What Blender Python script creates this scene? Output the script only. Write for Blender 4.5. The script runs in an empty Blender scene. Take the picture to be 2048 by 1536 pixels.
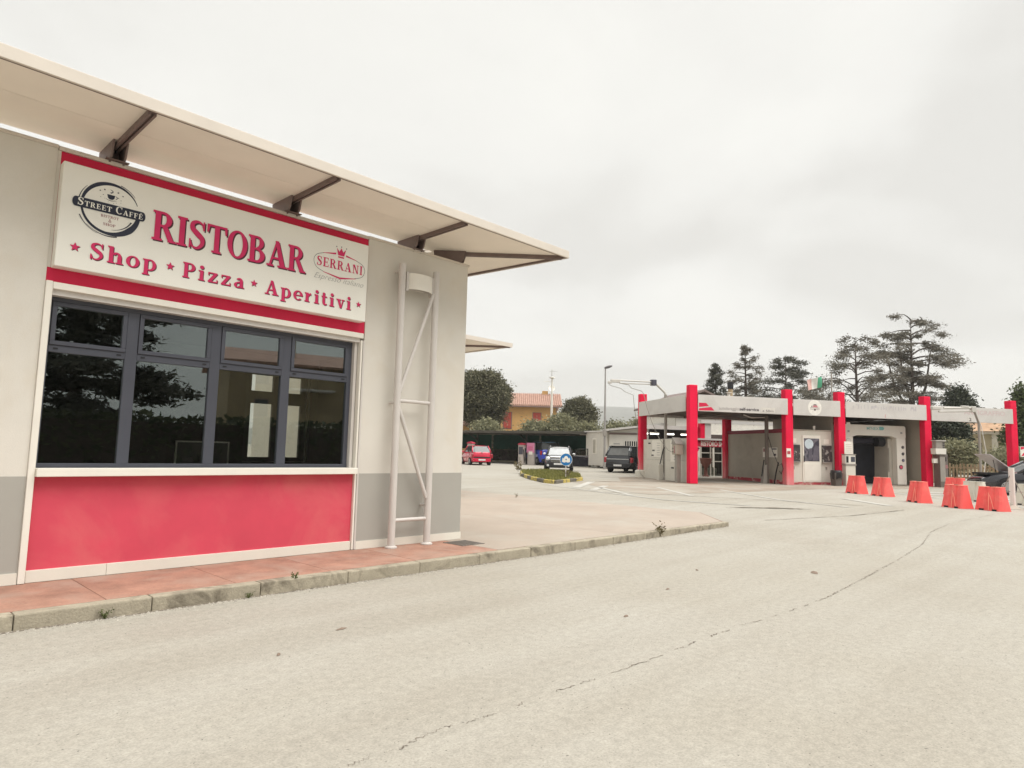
import bpy, bmesh, math, random
from mathutils import Vector, Matrix, noise
random.seed(7)
scene = bpy.context.scene
COL = scene.collection

# ------------------------------------------------------------------ camera
cam_data = bpy.data.cameras.new('camera')
cam = bpy.data.objects.new('camera', cam_data)
COL.objects.link(cam)
scene.camera = cam
cam_data.sensor_width = 36.0
cam_data.lens = 36.0 * 1323.18 / 2048.0
cam_data.clip_start = 0.05
cam_data.clip_end = 12000.0
YAW, PITCH, ROLL = math.radians(44.1546), math.radians(5.7531), math.radians(1.42739)
fwd = Vector((math.cos(YAW) * math.cos(PITCH), math.sin(YAW) * math.cos(PITCH), math.sin(PITCH)))
rgt = Vector((math.sin(YAW), -math.cos(YAW), 0))
upv = rgt.cross(fwd)
r2 = rgt * math.cos(ROLL) + upv * math.sin(ROLL)
u2 = upv * math.cos(ROLL) - rgt * math.sin(ROLL)
cam.matrix_world = Matrix(((r2.x, u2.x, -fwd.x, 0), (r2.y, u2.y, -fwd.y, 0), (r2.z, u2.z, -fwd.z, 1.5), (0, 0, 0, 1)))

# ------------------------------------------------------------------ sky, sun, exposure
EXPOSURE = 1.81
SUN_EL, SUN_AZ = math.radians(67), math.radians(-75)      # azimuth measured from +X towards +Y
scene.view_settings.view_transform = 'Standard'
scene.view_settings.look = 'None'
scene.view_settings.gamma = 1.0
scene.view_settings.exposure = EXPOSURE
scene.view_settings.use_curve_mapping = False

world = bpy.data.worlds.new('World')
scene.world = world
world.use_nodes = True
wn, wl = world.node_tree.nodes, world.node_tree.links
wn.clear()
w_out = wn.new('ShaderNodeOutputWorld')
w_bg = wn.new('ShaderNodeBackground')
w_sky = wn.new('ShaderNodeTexSky')
w_sky.sky_type = 'NISHITA'
w_sky.sun_disc = False
w_sky.sun_elevation = SUN_EL
w_sky.sun_rotation = math.radians(90) - SUN_AZ
w_tc = wn.new('ShaderNodeTexCoord')
w_sep = wn.new('ShaderNodeSeparateXYZ')
wl.new(w_tc.outputs['Generated'], w_sep.inputs[0])
w_add = wn.new('ShaderNodeMath'); w_add.operation = 'ADD'; w_add.inputs[1].default_value = 0.22
w_abs = wn.new('ShaderNodeMath'); w_abs.operation = 'ABSOLUTE'
wl.new(w_sep.outputs[2], w_abs.inputs[0]); wl.new(w_abs.outputs[0], w_add.inputs[0])
w_dx = wn.new('ShaderNodeMath'); w_dx.operation = 'DIVIDE'
w_dy = wn.new('ShaderNodeMath'); w_dy.operation = 'DIVIDE'
wl.new(w_sep.outputs[0], w_dx.inputs[0]); wl.new(w_add.outputs[0], w_dx.inputs[1])
wl.new(w_sep.outputs[1], w_dy.inputs[0]); wl.new(w_add.outputs[0], w_dy.inputs[1])
w_cmb = wn.new('ShaderNodeCombineXYZ')
wl.new(w_dx.outputs[0], w_cmb.inputs[0]); wl.new(w_dy.outputs[0], w_cmb.inputs[1])
w_map = wn.new('ShaderNodeMapping'); w_map.inputs['Scale'].default_value = (1.0, 1.0, 1.0)
w_map.inputs['Location'].default_value = (3.1, 1.7, 0.4)
wl.new(w_cmb.outputs[0], w_map.inputs[0])
w_ns = wn.new('ShaderNodeTexNoise')
w_ns.inputs['Scale'].default_value = 0.95
w_ns.inputs['Detail'].default_value = 7
w_ns.inputs['Roughness'].default_value = 0.48
w_ns.inputs['Distortion'].default_value = 0.35
wl.new(w_map.outputs[0], w_ns.inputs['Vector'])
w_rp = wn.new('ShaderNodeValToRGB')
k = 2.0 ** -EXPOSURE
def kc(r, g, b): return (r * k, g * k, b * k, 1)
w_rp.color_ramp.elements[0].position = 0.36; w_rp.color_ramp.elements[0].color = kc(0.835, 0.81, 0.75)
w_rp.color_ramp.elements[1].position = 0.55; w_rp.color_ramp.elements[1].color = kc(1.0, 0.98, 0.915)
e = w_rp.color_ramp.elements.new(0.45); e.color = kc(0.945, 0.925, 0.865)
wl.new(w_ns.outputs['Fac'], w_rp.inputs[0])
w_sc = wn.new('ShaderNodeVectorMath'); w_sc.operation = 'SCALE'; w_sc.inputs['Scale'].default_value = 0.08
wl.new(w_sky.outputs[0], w_sc.inputs[0])
w_mix = wn.new('ShaderNodeMixRGB'); w_mix.inputs[0].default_value = 0.95
wl.new(w_sc.outputs[0], w_mix.inputs[1]); wl.new(w_rp.outputs[0], w_mix.inputs[2])
wl.new(w_mix.outputs[0], w_bg.inputs[0])
w_bg.inputs[1].default_value = 1.0
wl.new(w_bg.outputs[0], w_out.inputs[0])

sun_data = bpy.data.lights.new('sun', 'SUN')
sun_data.energy = 1.5
sun_data.angle = math.radians(60)
sun_data.color = (1.0, 0.985, 0.955)
sun = bpy.data.objects.new('sun', sun_data)
COL.objects.link(sun)
sd = Vector((math.cos(SUN_EL) * math.cos(SUN_AZ), math.cos(SUN_EL) * math.sin(SUN_AZ), math.sin(SUN_EL)))
sun.rotation_euler = sd.to_track_quat('Z', 'Y').to_euler()

# ------------------------------------------------------------------ helpers
def lin(c):
    c = c / 255.0
    return c / 12.92 if c <= 0.04045 else ((c + 0.055) / 1.055) ** 2.4
def S(r, g, b, s=1.0): return (lin(r) * s, lin(g) * s, lin(b) * s)

MATS = {}
def mat(name, rgb, rough=0.6, var=0.07, scale=5.0, bump=0.0, bscale=80.0, metal=0.0, spec=0.35, stain=None, fine=0.0, coat=0.0):
    """procedural material: base colour with soft blotches, optional stain (rgb, scale, low, high) and grain bump"""
    if name in MATS: return MATS[name]
    m = bpy.data.materials.new(name); m.use_nodes = True
    n, l = m.node_tree.nodes, m.node_tree.links
    p = n['Principled BSDF']
    p.inputs['Roughness'].default_value = rough
    p.inputs['Metallic'].default_value = metal
    p.inputs['Specular IOR Level'].default_value = spec
    if coat: p.inputs['Coat Weight'].default_value = coat; p.inputs['Coat Roughness'].default_value = 0.06
    tc = n.new('ShaderNodeTexCoord')
    oi = n.new('ShaderNodeObjectInfo')
    off = n.new('ShaderNodeVectorMath'); off.operation = 'ADD'
    mul = n.new('ShaderNodeMath'); mul.operation = 'MULTIPLY'; mul.inputs[1].default_value = 37.0
    l.new(oi.outputs['Random'], mul.inputs[0])
    l.new(tc.outputs['Object'], off.inputs[0]); l.new(mul.outputs[0], off.inputs[1])
    vec = off.outputs[0]
    ns = n.new('ShaderNodeTexNoise'); ns.inputs['Scale'].default_value = scale; ns.inputs['Detail'].default_value = 5
    ns.inputs['Roughness'].default_value = 0.6
    l.new(vec, ns.inputs['Vector'])
    rp = n.new('ShaderNodeValToRGB')
    a, b = max(0, 1 - var * 1.6), 1 + var
    rp.color_ramp.elements[0].position = 0.3; rp.color_ramp.elements[0].color = (rgb[0] * a, rgb[1] * a, rgb[2] * a, 1)
    rp.color_ramp.elements[1].position = 0.7; rp.color_ramp.elements[1].color = (min(1, rgb[0] * b), min(1, rgb[1] * b), min(1, rgb[2] * b), 1)
    l.new(ns.outputs['Fac'], rp.inputs[0])
    col = rp.outputs[0]
    if fine:
        fn = n.new('ShaderNodeTexNoise'); fn.inputs['Scale'].default_value = bscale; fn.inputs['Detail'].default_value = 3
        l.new(vec, fn.inputs['Vector'])
        fr = n.new('ShaderNodeValToRGB')
        fr.color_ramp.elements[0].position = 0.32; fr.color_ramp.elements[0].color = (1 - fine,) * 3 + (1,)
        fr.color_ramp.elements[1].position = 0.66; fr.color_ramp.elements[1].color = (1 + fine * 0.5,) * 3 + (1,)
        l.new(fn.outputs['Fac'], fr.inputs[0])
        mm = n.new('ShaderNodeMixRGB'); mm.blend_type = 'MULTIPLY'; mm.inputs[0].default_value = 1
        l.new(col, mm.inputs[1]); l.new(fr.outputs[0], mm.inputs[2]); col = mm.outputs[0]
    if stain:
        srgb, ssc, lo, hi = stain
        sn = n.new('ShaderNodeTexNoise'); sn.inputs['Scale'].default_value = ssc; sn.inputs['Detail'].default_value = 8
        sn.inputs['Roughness'].default_value = 0.65; sn.inputs['Distortion'].default_value = 0.6
        l.new(vec, sn.inputs['Vector'])
        sr = n.new('ShaderNodeValToRGB')
        sr.color_ramp.elements[0].position = lo; sr.color_ramp.elements[0].color = (0, 0, 0, 1)
        sr.color_ramp.elements[1].position = hi; sr.color_ramp.elements[1].color = (1, 1, 1, 1)
        l.new(sn.outputs['Fac'], sr.inputs[0])
        mx = n.new('ShaderNodeMixRGB'); l.new(sr.outputs[0], mx.inputs[0])
        l.new(col, mx.inputs[1]); mx.inputs[2].default_value = (*srgb, 1); col = mx.outputs[0]
    l.new(col, p.inputs['Base Color'])
    if bump:
        bn = n.new('ShaderNodeTexNoise'); bn.inputs['Scale'].default_value = bscale; bn.inputs['Detail'].default_value = 4
        l.new(vec, bn.inputs['Vector'])
        bp = n.new('ShaderNodeBump'); bp.inputs['Strength'].default_value = bump; bp.inputs['Distance'].default_value = 0.01
        l.new(bn.outputs['Fac'], bp.inputs['Height']); l.new(bp.outputs[0], p.inputs['Normal'])
    MATS[name] = m
    return m

def leaf_mat(name, dark, light, trans=0.25):
    m = bpy.data.materials.new(name); m.use_nodes = True
    n, l = m.node_tree.nodes, m.node_tree.links
    p = n['Principled BSDF']; out = n['Material Output']
    p.inputs['Roughness'].default_value = 0.65; p.inputs['Specular IOR Level'].default_value = 0.2
    g = n.new('ShaderNodeNewGeometry')
    rp = n.new('ShaderNodeValToRGB')
    rp.color_ramp.elements[0].color = (*dark, 1); rp.color_ramp.elements[1].color = (*light, 1)
    l.new(g.outputs['Random Per Island'], rp.inputs[0])
    l.new(rp.outputs[0], p.inputs['Base Color'])
    t = n.new('ShaderNodeBsdfTranslucent'); l.new(rp.outputs[0], t.inputs[0])
    mx = n.new('ShaderNodeMixShader'); mx.inputs[0].default_value = trans
    l.new(p.outputs[0], mx.inputs[1]); l.new(t.outputs[0], mx.inputs[2]); l.new(mx.outputs[0], out.inputs[0])
    MATS[name] = m
    return m

def glass_mat(name, tint, refl, refl_col=(0.9, 0.95, 0.92)):
    m = bpy.data.materials.new(name); m.use_nodes = True
    n, l = m.node_tree.nodes, m.node_tree.links
    n.remove(n['Principled BSDF']); out = n['Material Output']
    tr = n.new('ShaderNodeBsdfTransparent'); tr.inputs[0].default_value = (*tint, 1)
    gl = n.new('ShaderNodeBsdfGlossy'); gl.inputs['Roughness'].default_value = 0.0; gl.inputs[0].default_value = (*refl_col, 1)
    lw = n.new('ShaderNodeLayerWeight'); lw.inputs[0].default_value = 0.35
    ad = n.new('ShaderNodeMath'); ad.operation = 'MULTIPLY_ADD'; ad.inputs[1].default_value = 0.6; ad.inputs[2].default_value = refl
    l.new(lw.outputs['Fresnel'], ad.inputs[0])
    cl = n.new('ShaderNodeMath'); cl.operation = 'MINIMUM'; cl.inputs[1].default_value = 0.9; l.new(ad.outputs[0], cl.inputs[0])
    mx = n.new('ShaderNodeMixShader'); l.new(cl.outputs[0], mx.inputs[0])
    l.new(tr.outputs[0], mx.inputs[1]); l.new(gl.outputs[0], mx.inputs[2]); l.new(mx.outputs[0], out.inputs[0])
    MATS[name] = m
    return m

def emit_mat(name, rgb, s):
    m = bpy.data.materials.new(name); m.use_nodes = True
    n = m.node_tree.nodes; p = n['Principled BSDF']
    p.inputs['Base Color'].default_value = (*rgb, 1)
    p.inputs['Emission Color'].default_value = (*rgb, 1); p.inputs['Emission Strength'].default_value = s
    MATS[name] = m
    return m

class MB:
    """collects plain shapes; build() links them as ONE mesh object"""
    def __init__(self): self.v, self.f = [], []
    def add(self, vs, fs, T=None):
        o = len(self.v)
        self.v += [tuple(T @ Vector(p)) if T is not None else tuple(p) for p in vs]
        self.f += [tuple(i + o for i in q) for q in fs]
        return self
    def box(self, x0, x1, y0, y1, z0, z1, T=None):
        vs = [(x0, y0, z0), (x1, y0, z0), (x1, y1, z0), (x0, y1, z0), (x0, y0, z1), (x1, y0, z1), (x1, y1, z1), (x0, y1, z1)]
        return self.add(vs, [(0, 3, 2, 1), (4, 5, 6, 7), (0, 1, 5, 4), (1, 2, 6, 5), (2, 3, 7, 6), (3, 0, 4, 7)], T)
    def frustum(self, b, t, z0, z1, T=None):
        (x0, x1, y0, y1), (a0, a1, c0, c1) = b, t
        vs = [(x0, y0, z0), (x1, y0, z0), (x1, y1, z0), (x0, y1, z0), (a0, c0, z1), (a1, c0, z1), (a1, c1, z1), (a0, c1, z1)]
        return self.add(vs, [(0, 3, 2, 1), (4, 5, 6, 7), (0, 1, 5, 4), (1, 2, 6, 5), (2, 3, 7, 6), (3, 0, 4, 7)], T)
    def prism(self, poly, axis, a, b, T=None):
        """poly: list of 2-D points; axis 'x','y','z' is the extrusion axis"""
        def pt(p, h):
            if axis == 'x': return (h, p[0], p[1])
            if axis == 'y': return (p[0], h, p[1])
            return (p[0], p[1], h)
        n = len(poly)
        vs = [pt(p, a) for p in poly] + [pt(p, b) for p in poly]
        fs = [tuple(range(n))[::-1], tuple(range(n, 2 * n))] + [(i, (i + 1) % n, n + (i + 1) % n, n + i) for i in range(n)]
        return self.add(vs, fs, T)
    def tube(self, pts, r, seg=10, cap=True, T=None):
        pts = [Vector(p) for p in pts]
        rs = r if isinstance(r, (list, tuple)) else [r] * len(pts)
        vs, fs = [], []
        prev = None
        for i, p in enumerate(pts):
            d = (pts[min(i + 1, len(pts) - 1)] - pts[max(i - 1, 0)]).normalized()
            if prev is None:
                a = d.orthogonal().normalized()
            else:
                a = (prev - d * prev.dot(d))
                a = a.normalized() if a.length > 1e-6 else d.orthogonal().normalized()
            prev = a
            b = d.cross(a)
            for j in range(seg):
                t = 2 * math.pi * j / seg
                vs.append(p + (a * math.cos(t) + b * math.sin(t)) * rs[i])
        for i in range(len(pts) - 1):
            for j in range(seg):
                fs.append((i * seg + j, i * seg + (j + 1) % seg, (i + 1) * seg + (j + 1) % seg, (i + 1) * seg + j))
        if cap:
            fs.append(tuple(range(seg))[::-1]); fs.append(tuple((len(pts) - 1) * seg + j for j in range(seg)))
        return self.add(vs, fs, T)
    def lathe(self, prof, seg=20, T=None):
        """prof: (r, z) pairs turned round z"""
        vs, fs = [], []
        for r, z in prof:
            for j in range(seg):
                t = 2 * math.pi * j / seg; vs.append((r * math.cos(t), r * math.sin(t), z))
        for i in range(len(prof) - 1):
            for j in range(seg):
                fs.append((i * seg + j, i * seg + (j + 1) % seg, (i + 1) * seg + (j + 1) % seg, (i + 1) * seg + j))
        fs.append(tuple(range(seg))[::-1]); fs.append(tuple((len(prof) - 1) * seg + j for j in range(seg)))
        return self.add(vs, fs, T)
    def disc(self, c, r, n, T=None, seg=24, ry=None):
        c, n = Vector(c), Vector(n).normalized()
        a = Vector((0, 0, 1)).cross(n); a = a.normalized() if a.length > 1e-6 else Vector((1, 0, 0)); b = n.cross(a)
        ry = ry or r
        vs = [c + a * r * math.cos(2 * math.pi * j / seg) + b * ry * math.sin(2 * math.pi * j / seg) for j in range(seg)]
        return self.add(vs, [tuple(range(seg))], T)
    def ball(self, c, r, seg=12, rings=8, T=None, sc=(1, 1, 1)):
        vs, fs = [], []
        for i in range(1, rings):
            th = math.pi * i / rings
            for j in range(seg):
                t = 2 * math.pi * j / seg
                vs.append((c[0] + r * sc[0] * math.sin(th) * math.cos(t), c[1] + r * sc[1] * math.sin(th) * math.sin(t), c[2] + r * sc[2] * math.cos(th)))
        top, bot = len(vs), len(vs) + 1
        vs += [(c[0], c[1], c[2] + r * sc[2]), (c[0], c[1], c[2] - r * sc[2])]
        for i in range(rings - 2):
            for j in range(seg):
                fs.append((i * seg + j, (i + 1) * seg + j, (i + 1) * seg + (j + 1) % seg, i * seg + (j + 1) % seg))
        for j in range(seg):
            fs.append((top, j, (j + 1) % seg)); fs.append((bot, (rings - 2) * seg + (j + 1) % seg, (rings - 2) * seg + j))
        return self.add(vs, fs, T)
    def build(self, name, m, parent=None, smooth=False, bevel=0.0, world=False, seg=1):
        me = bpy.data.meshes.new(name)
        vs = self.v
        if world and parent is not None:
            inv = WM[parent].inverted(); vs = [tuple(inv @ Vector(p)) for p in vs]
        me.from_pydata(vs, [], self.f)
        if bevel:
            bm = bmesh.new(); bm.from_mesh(me)
            bmesh.ops.bevel(bm, geom=bm.edges[:], offset=bevel, segments=seg, affect='EDGES', profile=0.6, clamp_overlap=True)
            bm.to_mesh(me); bm.free()
        me.materials.append(m)
        if smooth:
            for p in me.polygons: p.use_smooth = True
        me.update()
        o = bpy.data.objects.new(name, me); COL.objects.link(o)
        if parent is not None:
            o.parent = parent; WM[o] = WM[parent]
        else:
            WM[o] = Matrix.Identity(4)
        return o

WM = {}
def thing(name, label, cat, loc=(0, 0, 0), rz=0.0, group=None):
    o = bpy.data.objects.new(name, None); COL.objects.link(o)
    o.empty_display_size = 0.2
    o.location = loc; o.rotation_euler = (0, 0, rz)
    o['label'] = label; o['category'] = cat
    if group: o['group'] = group
    WM[o] = Matrix.Translation(loc) @ Matrix.Rotation(rz, 4, 'Z')
    return o
def tag(o, label, cat, group=None):
    o['label'] = label; o['category'] = cat
    if group: o['group'] = group
    return o
def struct(o): o['kind'] = 'structure'; return o
def stuff(o): o['kind'] = 'stuff'; return o
def dup(root, loc, rz, label, group=None):
    r = root.copy(); COL.objects.link(r); r.location = loc; r.rotation_euler = (0, 0, rz)
    r['label'] = label
    if group: r['group'] = group
    for ch in list(root.children):
        c = ch.copy(); COL.objects.link(c); c.parent = r
        for g in ch.children:
            d = g.copy(); COL.objects.link(d); d.parent = c
    return r
def zg(x, y):
    t = 0.72 * x + 0.70 * y
    return 0.010 * max(0.0, min(t, 90.0) - 10.0)
def on_ground(x, y, dz=0.0): return (x, y, zg(x, y) + dz)

def text_mesh(body, size, bold=0.0, shear=0.0, space=1.0):
    """flat lettering in the built-in font, returned as (verts, faces, width) in the x/y plane"""
    c = bpy.data.curves.new('lettering', 'FONT'); c.body = body; c.size = size; c.offset = bold; c.shear = shear
    c.space_character = space; c.resolution_u = 4
    o = bpy.data.objects.new('lettering', c); COL.objects.link(o)
    dg = bpy.context.evaluated_depsgraph_get()
    me = bpy.data.meshes.new_from_object(o.evaluated_get(dg))
    vs = [tuple(v.co) for v in me.vertices]; fs = [tuple(p.vertices) for p in me.polygons]
    bpy.data.objects.remove(o); bpy.data.curves.remove(c); bpy.data.meshes.remove(me)
    w = max((v[0] for v in vs), default=0)
    return vs, fs, w
# ------------------------------------------------------------------ materials
random.seed(7)
m_wall = mat('cream_plaster', S(211, 206, 196), 0.85, 0.035, 1.2, 0.15, 160, fine=0.04, stain=(S(203, 194, 179), 1.3, 0.5, 0.85))
m_dado = mat('grey_plaster', S(163, 160, 152), 0.85, 0.03, 1.5, 0.1, 160)
m_plinth = mat('white_plinth', S(216, 211, 199), 0.6, 0.04, 2.0)
m_red = mat('crimson_plaster', (0.60, 0.072, 0.108), 0.8, 0.06, 1.6, 0.08, 180, spec=0.2, stain=((0.63, 0.13, 0.14), 1.1, 0.45, 0.75))
m_redband = mat('crimson_band', (0.60, 0.012, 0.06), 0.6, 0.04, 2.0)
m_white = mat('white_paint', S(226, 221, 210), 0.5, 0.03, 3.0)
m_signwhite = mat('sign_white', S(232, 230, 221), 0.4, 0.015, 2.0)
m_frame = mat('anthracite_aluminium', S(68, 70, 79), 0.45, 0.05, 4.0, spec=0.5)
m_black = mat('black_rubber', (0.012, 0.012, 0.014), 0.6)
m_dark = mat('room_shade', (0.020, 0.017, 0.016), 0.9, 0.2, 1.5, spec=0.1)  # near-black, puts the shade of the cafe room into the lining colour
m_rib = mat('brown_steel', S(116, 100, 95), 0.55, 0.08, 5)
m_soffit = mat('beige_soffit', (0.85, 0.785, 0.69), 0.75, 0.05, 0.9)
m_fascia = mat('pale_fascia', S(205, 196, 184), 0.55, 0.04, 2.0)
m_tube = mat('pale_grey_steel', S(200, 194, 188), 0.4, 0.03, 4)
m_glass = glass_mat('tinted_glass', (0.80, 0.82, 0.78), 0.11, (0.80, 0.88, 0.90))
m_glass_clear = glass_mat('clear_glass', (0.8, 0.82, 0.8), 0.04)
m_kerb = mat('kerb_concrete', (0.36, 0.318, 0.24), 0.9, 0.12, 3.0, 0.5, 55, fine=0.12, stain=((0.13, 0.11, 0.08), 3.0, 0.49, 0.68))
m_terracotta = mat('terracotta_paving', (0.355, 0.195, 0.14), 0.85, 0.16, 3.5, 0.25, 40, fine=0.10, stain=((0.36, 0.25, 0.195), 1.6, 0.48, 0.72))
m_apron = mat('pale_pink_paving', (0.35, 0.293, 0.24), 0.9, 0.06, 0.8, 0.2, 50, fine=0.08, stain=((0.36, 0.325, 0.275), 0.7, 0.5, 0.75))
m_joint = mat('dark_joint', (0.05, 0.045, 0.04), 0.95)
m_pjoint = mat('paving_joint', (0.19, 0.105, 0.075), 0.95)
m_asphalt = None
def make_asphalt():
    m = bpy.data.materials.new('worn_asphalt'); m.use_nodes = True
    n, l = m.node_tree.nodes, m.node_tree.links
    p = n['Principled BSDF']; p.inputs['Roughness'].default_value = 0.92; p.inputs['Specular IOR Level'].default_value = 0.2
    tc = n.new('ShaderNodeTexCoord')
    def noise_(sc, det=4, ro=0.55, dist=0.0):
        q = n.new('ShaderNodeTexNoise'); q.inputs['Scale'].default_value = sc; q.inputs['Detail'].default_value = det
        q.inputs['Roughness'].default_value = ro; q.inputs['Distortion'].default_value = dist
        l.new(tc.outputs['Object'], q.inputs['Vector']); return q.outputs['Fac']
    def ramp(f, a, ca, b, cb):
        r = n.new('ShaderNodeValToRGB'); r.color_ramp.elements[0].position = a; r.color_ramp.elements[0].color = (*ca, 1)
        r.color_ramp.elements[1].position = b; r.color_ramp.elements[1].color = (*cb, 1); l.new(f, r.inputs[0]); return r.outputs[0]
    def mixc(t, f, a, b):
        x = n.new('ShaderNodeMixRGB'); x.blend_type = t
        if isinstance(f, float): x.inputs[0].default_value = f
        else: l.new(f, x.inputs[0])
        l.new(a, x.inputs[1])
        if isinstance(b, tuple): x.inputs[2].default_value = (*b, 1)
        else: l.new(b, x.inputs[2])
        return x.outputs[0]
    base = ramp(noise_(0.22, 6, 0.62, 0.4), 0.34, (0.318, 0.293, 0.245), 0.66, (0.362, 0.342, 0.298))
    base = mixc('MIX', ramp(noise_(0.55, 6, 0.6, 0.8), 0.58, (0, 0, 0), 0.78, (0.45,) * 3), base, (0.31, 0.275, 0.235))
    mpn = n.new('ShaderNodeMapping'); mpn.inputs['Scale'].default_value = (0.10, 1.6, 1); mpn.inputs['Rotation'].default_value = (0, 0, 0.06); l.new(tc.outputs['Object'], mpn.inputs[0])
    stn = n.new('ShaderNodeTexNoise'); stn.inputs['Scale'].default_value = 1.1; stn.inputs['Detail'].default_value = 4; l.new(mpn.outputs[0], stn.inputs['Vector'])
    base = mixc('MULTIPLY', 1.0, base, ramp(stn.outputs['Fac'], 0.34, (0.945, 0.935, 0.925), 0.58, (1.02,) * 3))
    grain = ramp(noise_(70, 3, 0.7), 0.30, (0.80,) * 3, 0.62, (1.08,) * 3)
    base = mixc('MULTIPLY', 1.0, base, grain)
    grain2 = ramp(noise_(16, 4, 0.7), 0.30, (0.86,) * 3, 0.68, (1.08,) * 3)
    base = mixc('MULTIPLY', 1.0, base, grain2)
    sp = ramp(noise_(42, 2, 0.5), 0.27, (1,) * 3, 0.31, (0,) * 3)
    base = mixc('MIX', sp, base, (0.13, 0.115, 0.10))
    l.new(base, p.inputs['Base Color'])
    b = n.new('ShaderNodeBump'); b.inputs['Strength'].default_value = 0.38; b.inputs['Distance'].default_value = 0.006
    l.new(noise_(85, 4, 0.7), b.inputs['Height']); l.new(b.outputs[0], p.inputs['Normal'])
    return m
m_asphalt = make_asphalt()
m_conc = mat('stained_concrete', (0.275, 0.225, 0.175), 0.9, 0.12, 0.5, 0.2, 60, fine=0.08, stain=((0.33, 0.305, 0.258), 0.45, 0.42, 0.66))
m_line = mat('worn_white_line', (0.42, 0.405, 0.365), 0.85, 0.05, 1.5, stain=((0.34, 0.318, 0.272), 1.6, 0.45, 0.65))
m_crack = mat('crack_dirt', (0.18, 0.15, 0.12), 0.95, 0.3, 9)
m_navy = mat('navy_print', (0.022, 0.026, 0.045), 0.5)
m_pink = mat('crimson_print', (0.60, 0.022, 0.115), 0.5, 0.02)
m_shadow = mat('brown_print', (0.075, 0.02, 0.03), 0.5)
m_greyprint = mat('pale_grey_print', (0.36, 0.35, 0.33), 0.5)
m_pinkprint = mat('pale_red_print', (0.35, 0.17, 0.17), 0.5)

# ------------------------------------------------------------------ ground
def grid_ground():
    ts = [-2800, -300, -60, -20, -8, 0, 4, 8, 10, 12, 16, 20, 26, 34, 42, 50, 58, 66, 78, 90, 110, 200, 700, 3400]
    ss = [-3000, -600, -120, -60, -30, -15, -5, 0, 5, 15, 30, 60, 120, 600, 3000]
    q = 0.72 ** 2 + 0.70 ** 2
    vs = [((0.72 * t + 0.70 * s) / q, (0.70 * t - 0.72 * s) / q) for t in ts for s in ss]
    b = MB(); n = len(ss)
    b.add([(x, y, zg(x, y)) for x, y in vs], [(i * n + j, (i + 1) * n + j, (i + 1) * n + j + 1, i * n + j + 1)[::-1] for i in range(len(ts) - 1) for j in range(n - 1)])
    return b
ground = struct(grid_ground().build('ground', m_asphalt))
m2 = ground.data
bm = bmesh.new(); bm.from_mesh(m2); bmesh.ops.recalc_face_normals(bm, faces=bm.faces)
if sum(f.normal.z for f in bm.faces) < 0: bmesh.ops.reverse_faces(bm, faces=bm.faces)
bm.to_mesh(m2); bm.free()

def ribbon(pts, w, dz, jit=0.0, seed=1, sub=1):
    """flat strip lying on the ground along pts (x, y); w is a width or a list"""
    rnd = random.Random(seed)
    P = [Vector(p) for p in pts]; Q = []
    for i in range(len(P) - 1):
        for k_ in range(sub): Q.append(P[i].lerp(P[i + 1], k_ / sub))
    Q.append(P[-1])
    vs, fs = [], []
    for i, p in enumerate(Q):
        d = (Q[min(i + 1, len(Q) - 1)] - Q[max(i - 1, 0)]).normalized(); nrm = Vector((-d.y, d.x))
        ww = w(i / (len(Q) - 1)) if callable(w) else w
        j = rnd.uniform(-jit, jit) if jit else 0
        ww *= rnd.uniform(0.35, 1.5) if jit else 1
        for s in (-0.5, 0.5):
            q = p + nrm * (ww * s + j); vs.append((q.x, q.y, zg(q.x, q.y) + dz))
    for i in range(len(Q) - 1): fs.append((2 * i, 2 * i + 1, 2 * i + 3, 2 * i + 2))
    return MB().add(vs, fs)
CR = [(1.1, 2.81), (1.6, 2.81), (1.85, 2.81), (2.0, 2.82), (2.13, 2.80), (2.29, 2.83), (2.47, 2.84), (2.59, 2.81), (2.84, 2.79), (3.11, 2.8), (3.56, 2.77), (3.88, 2.75), (4.34, 2.74), (5.08, 2.74), (5.84, 2.74), (6.21, 2.68), (7.23, 2.64), (7.71, 2.64), (9.39, 2.74), (12.02, 2.92), (13.65, 3.05), (16.08, 3.42), (18.65, 3.54), (22.47, 3.27)]
crk = MB(); rnd = random.Random(5)
for i in range(len(CR) - 1):
    a, b = Vector(CR[i]), Vector(CR[i + 1]); L = (b - a).length; n = max(2, int(L / 0.16)); x = 0
    for j in range(n):
        if rnd.random() < 0.18: continue
        s0, s1 = j / n, (j + rnd.uniform(0.6, 1.05)) / n
        wid = rnd.uniform(0.002, 0.007) * (1 + 0.10 * a.x)
        r = ribbon([a.lerp(b, s0), a.lerp(b, min(1, s1))], wid, 0.003, 0.016, rnd.randint(0, 9999), 7); crk.add(r.v, r.f)
crack = crk.build('crack', m_crack, ground)
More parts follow.
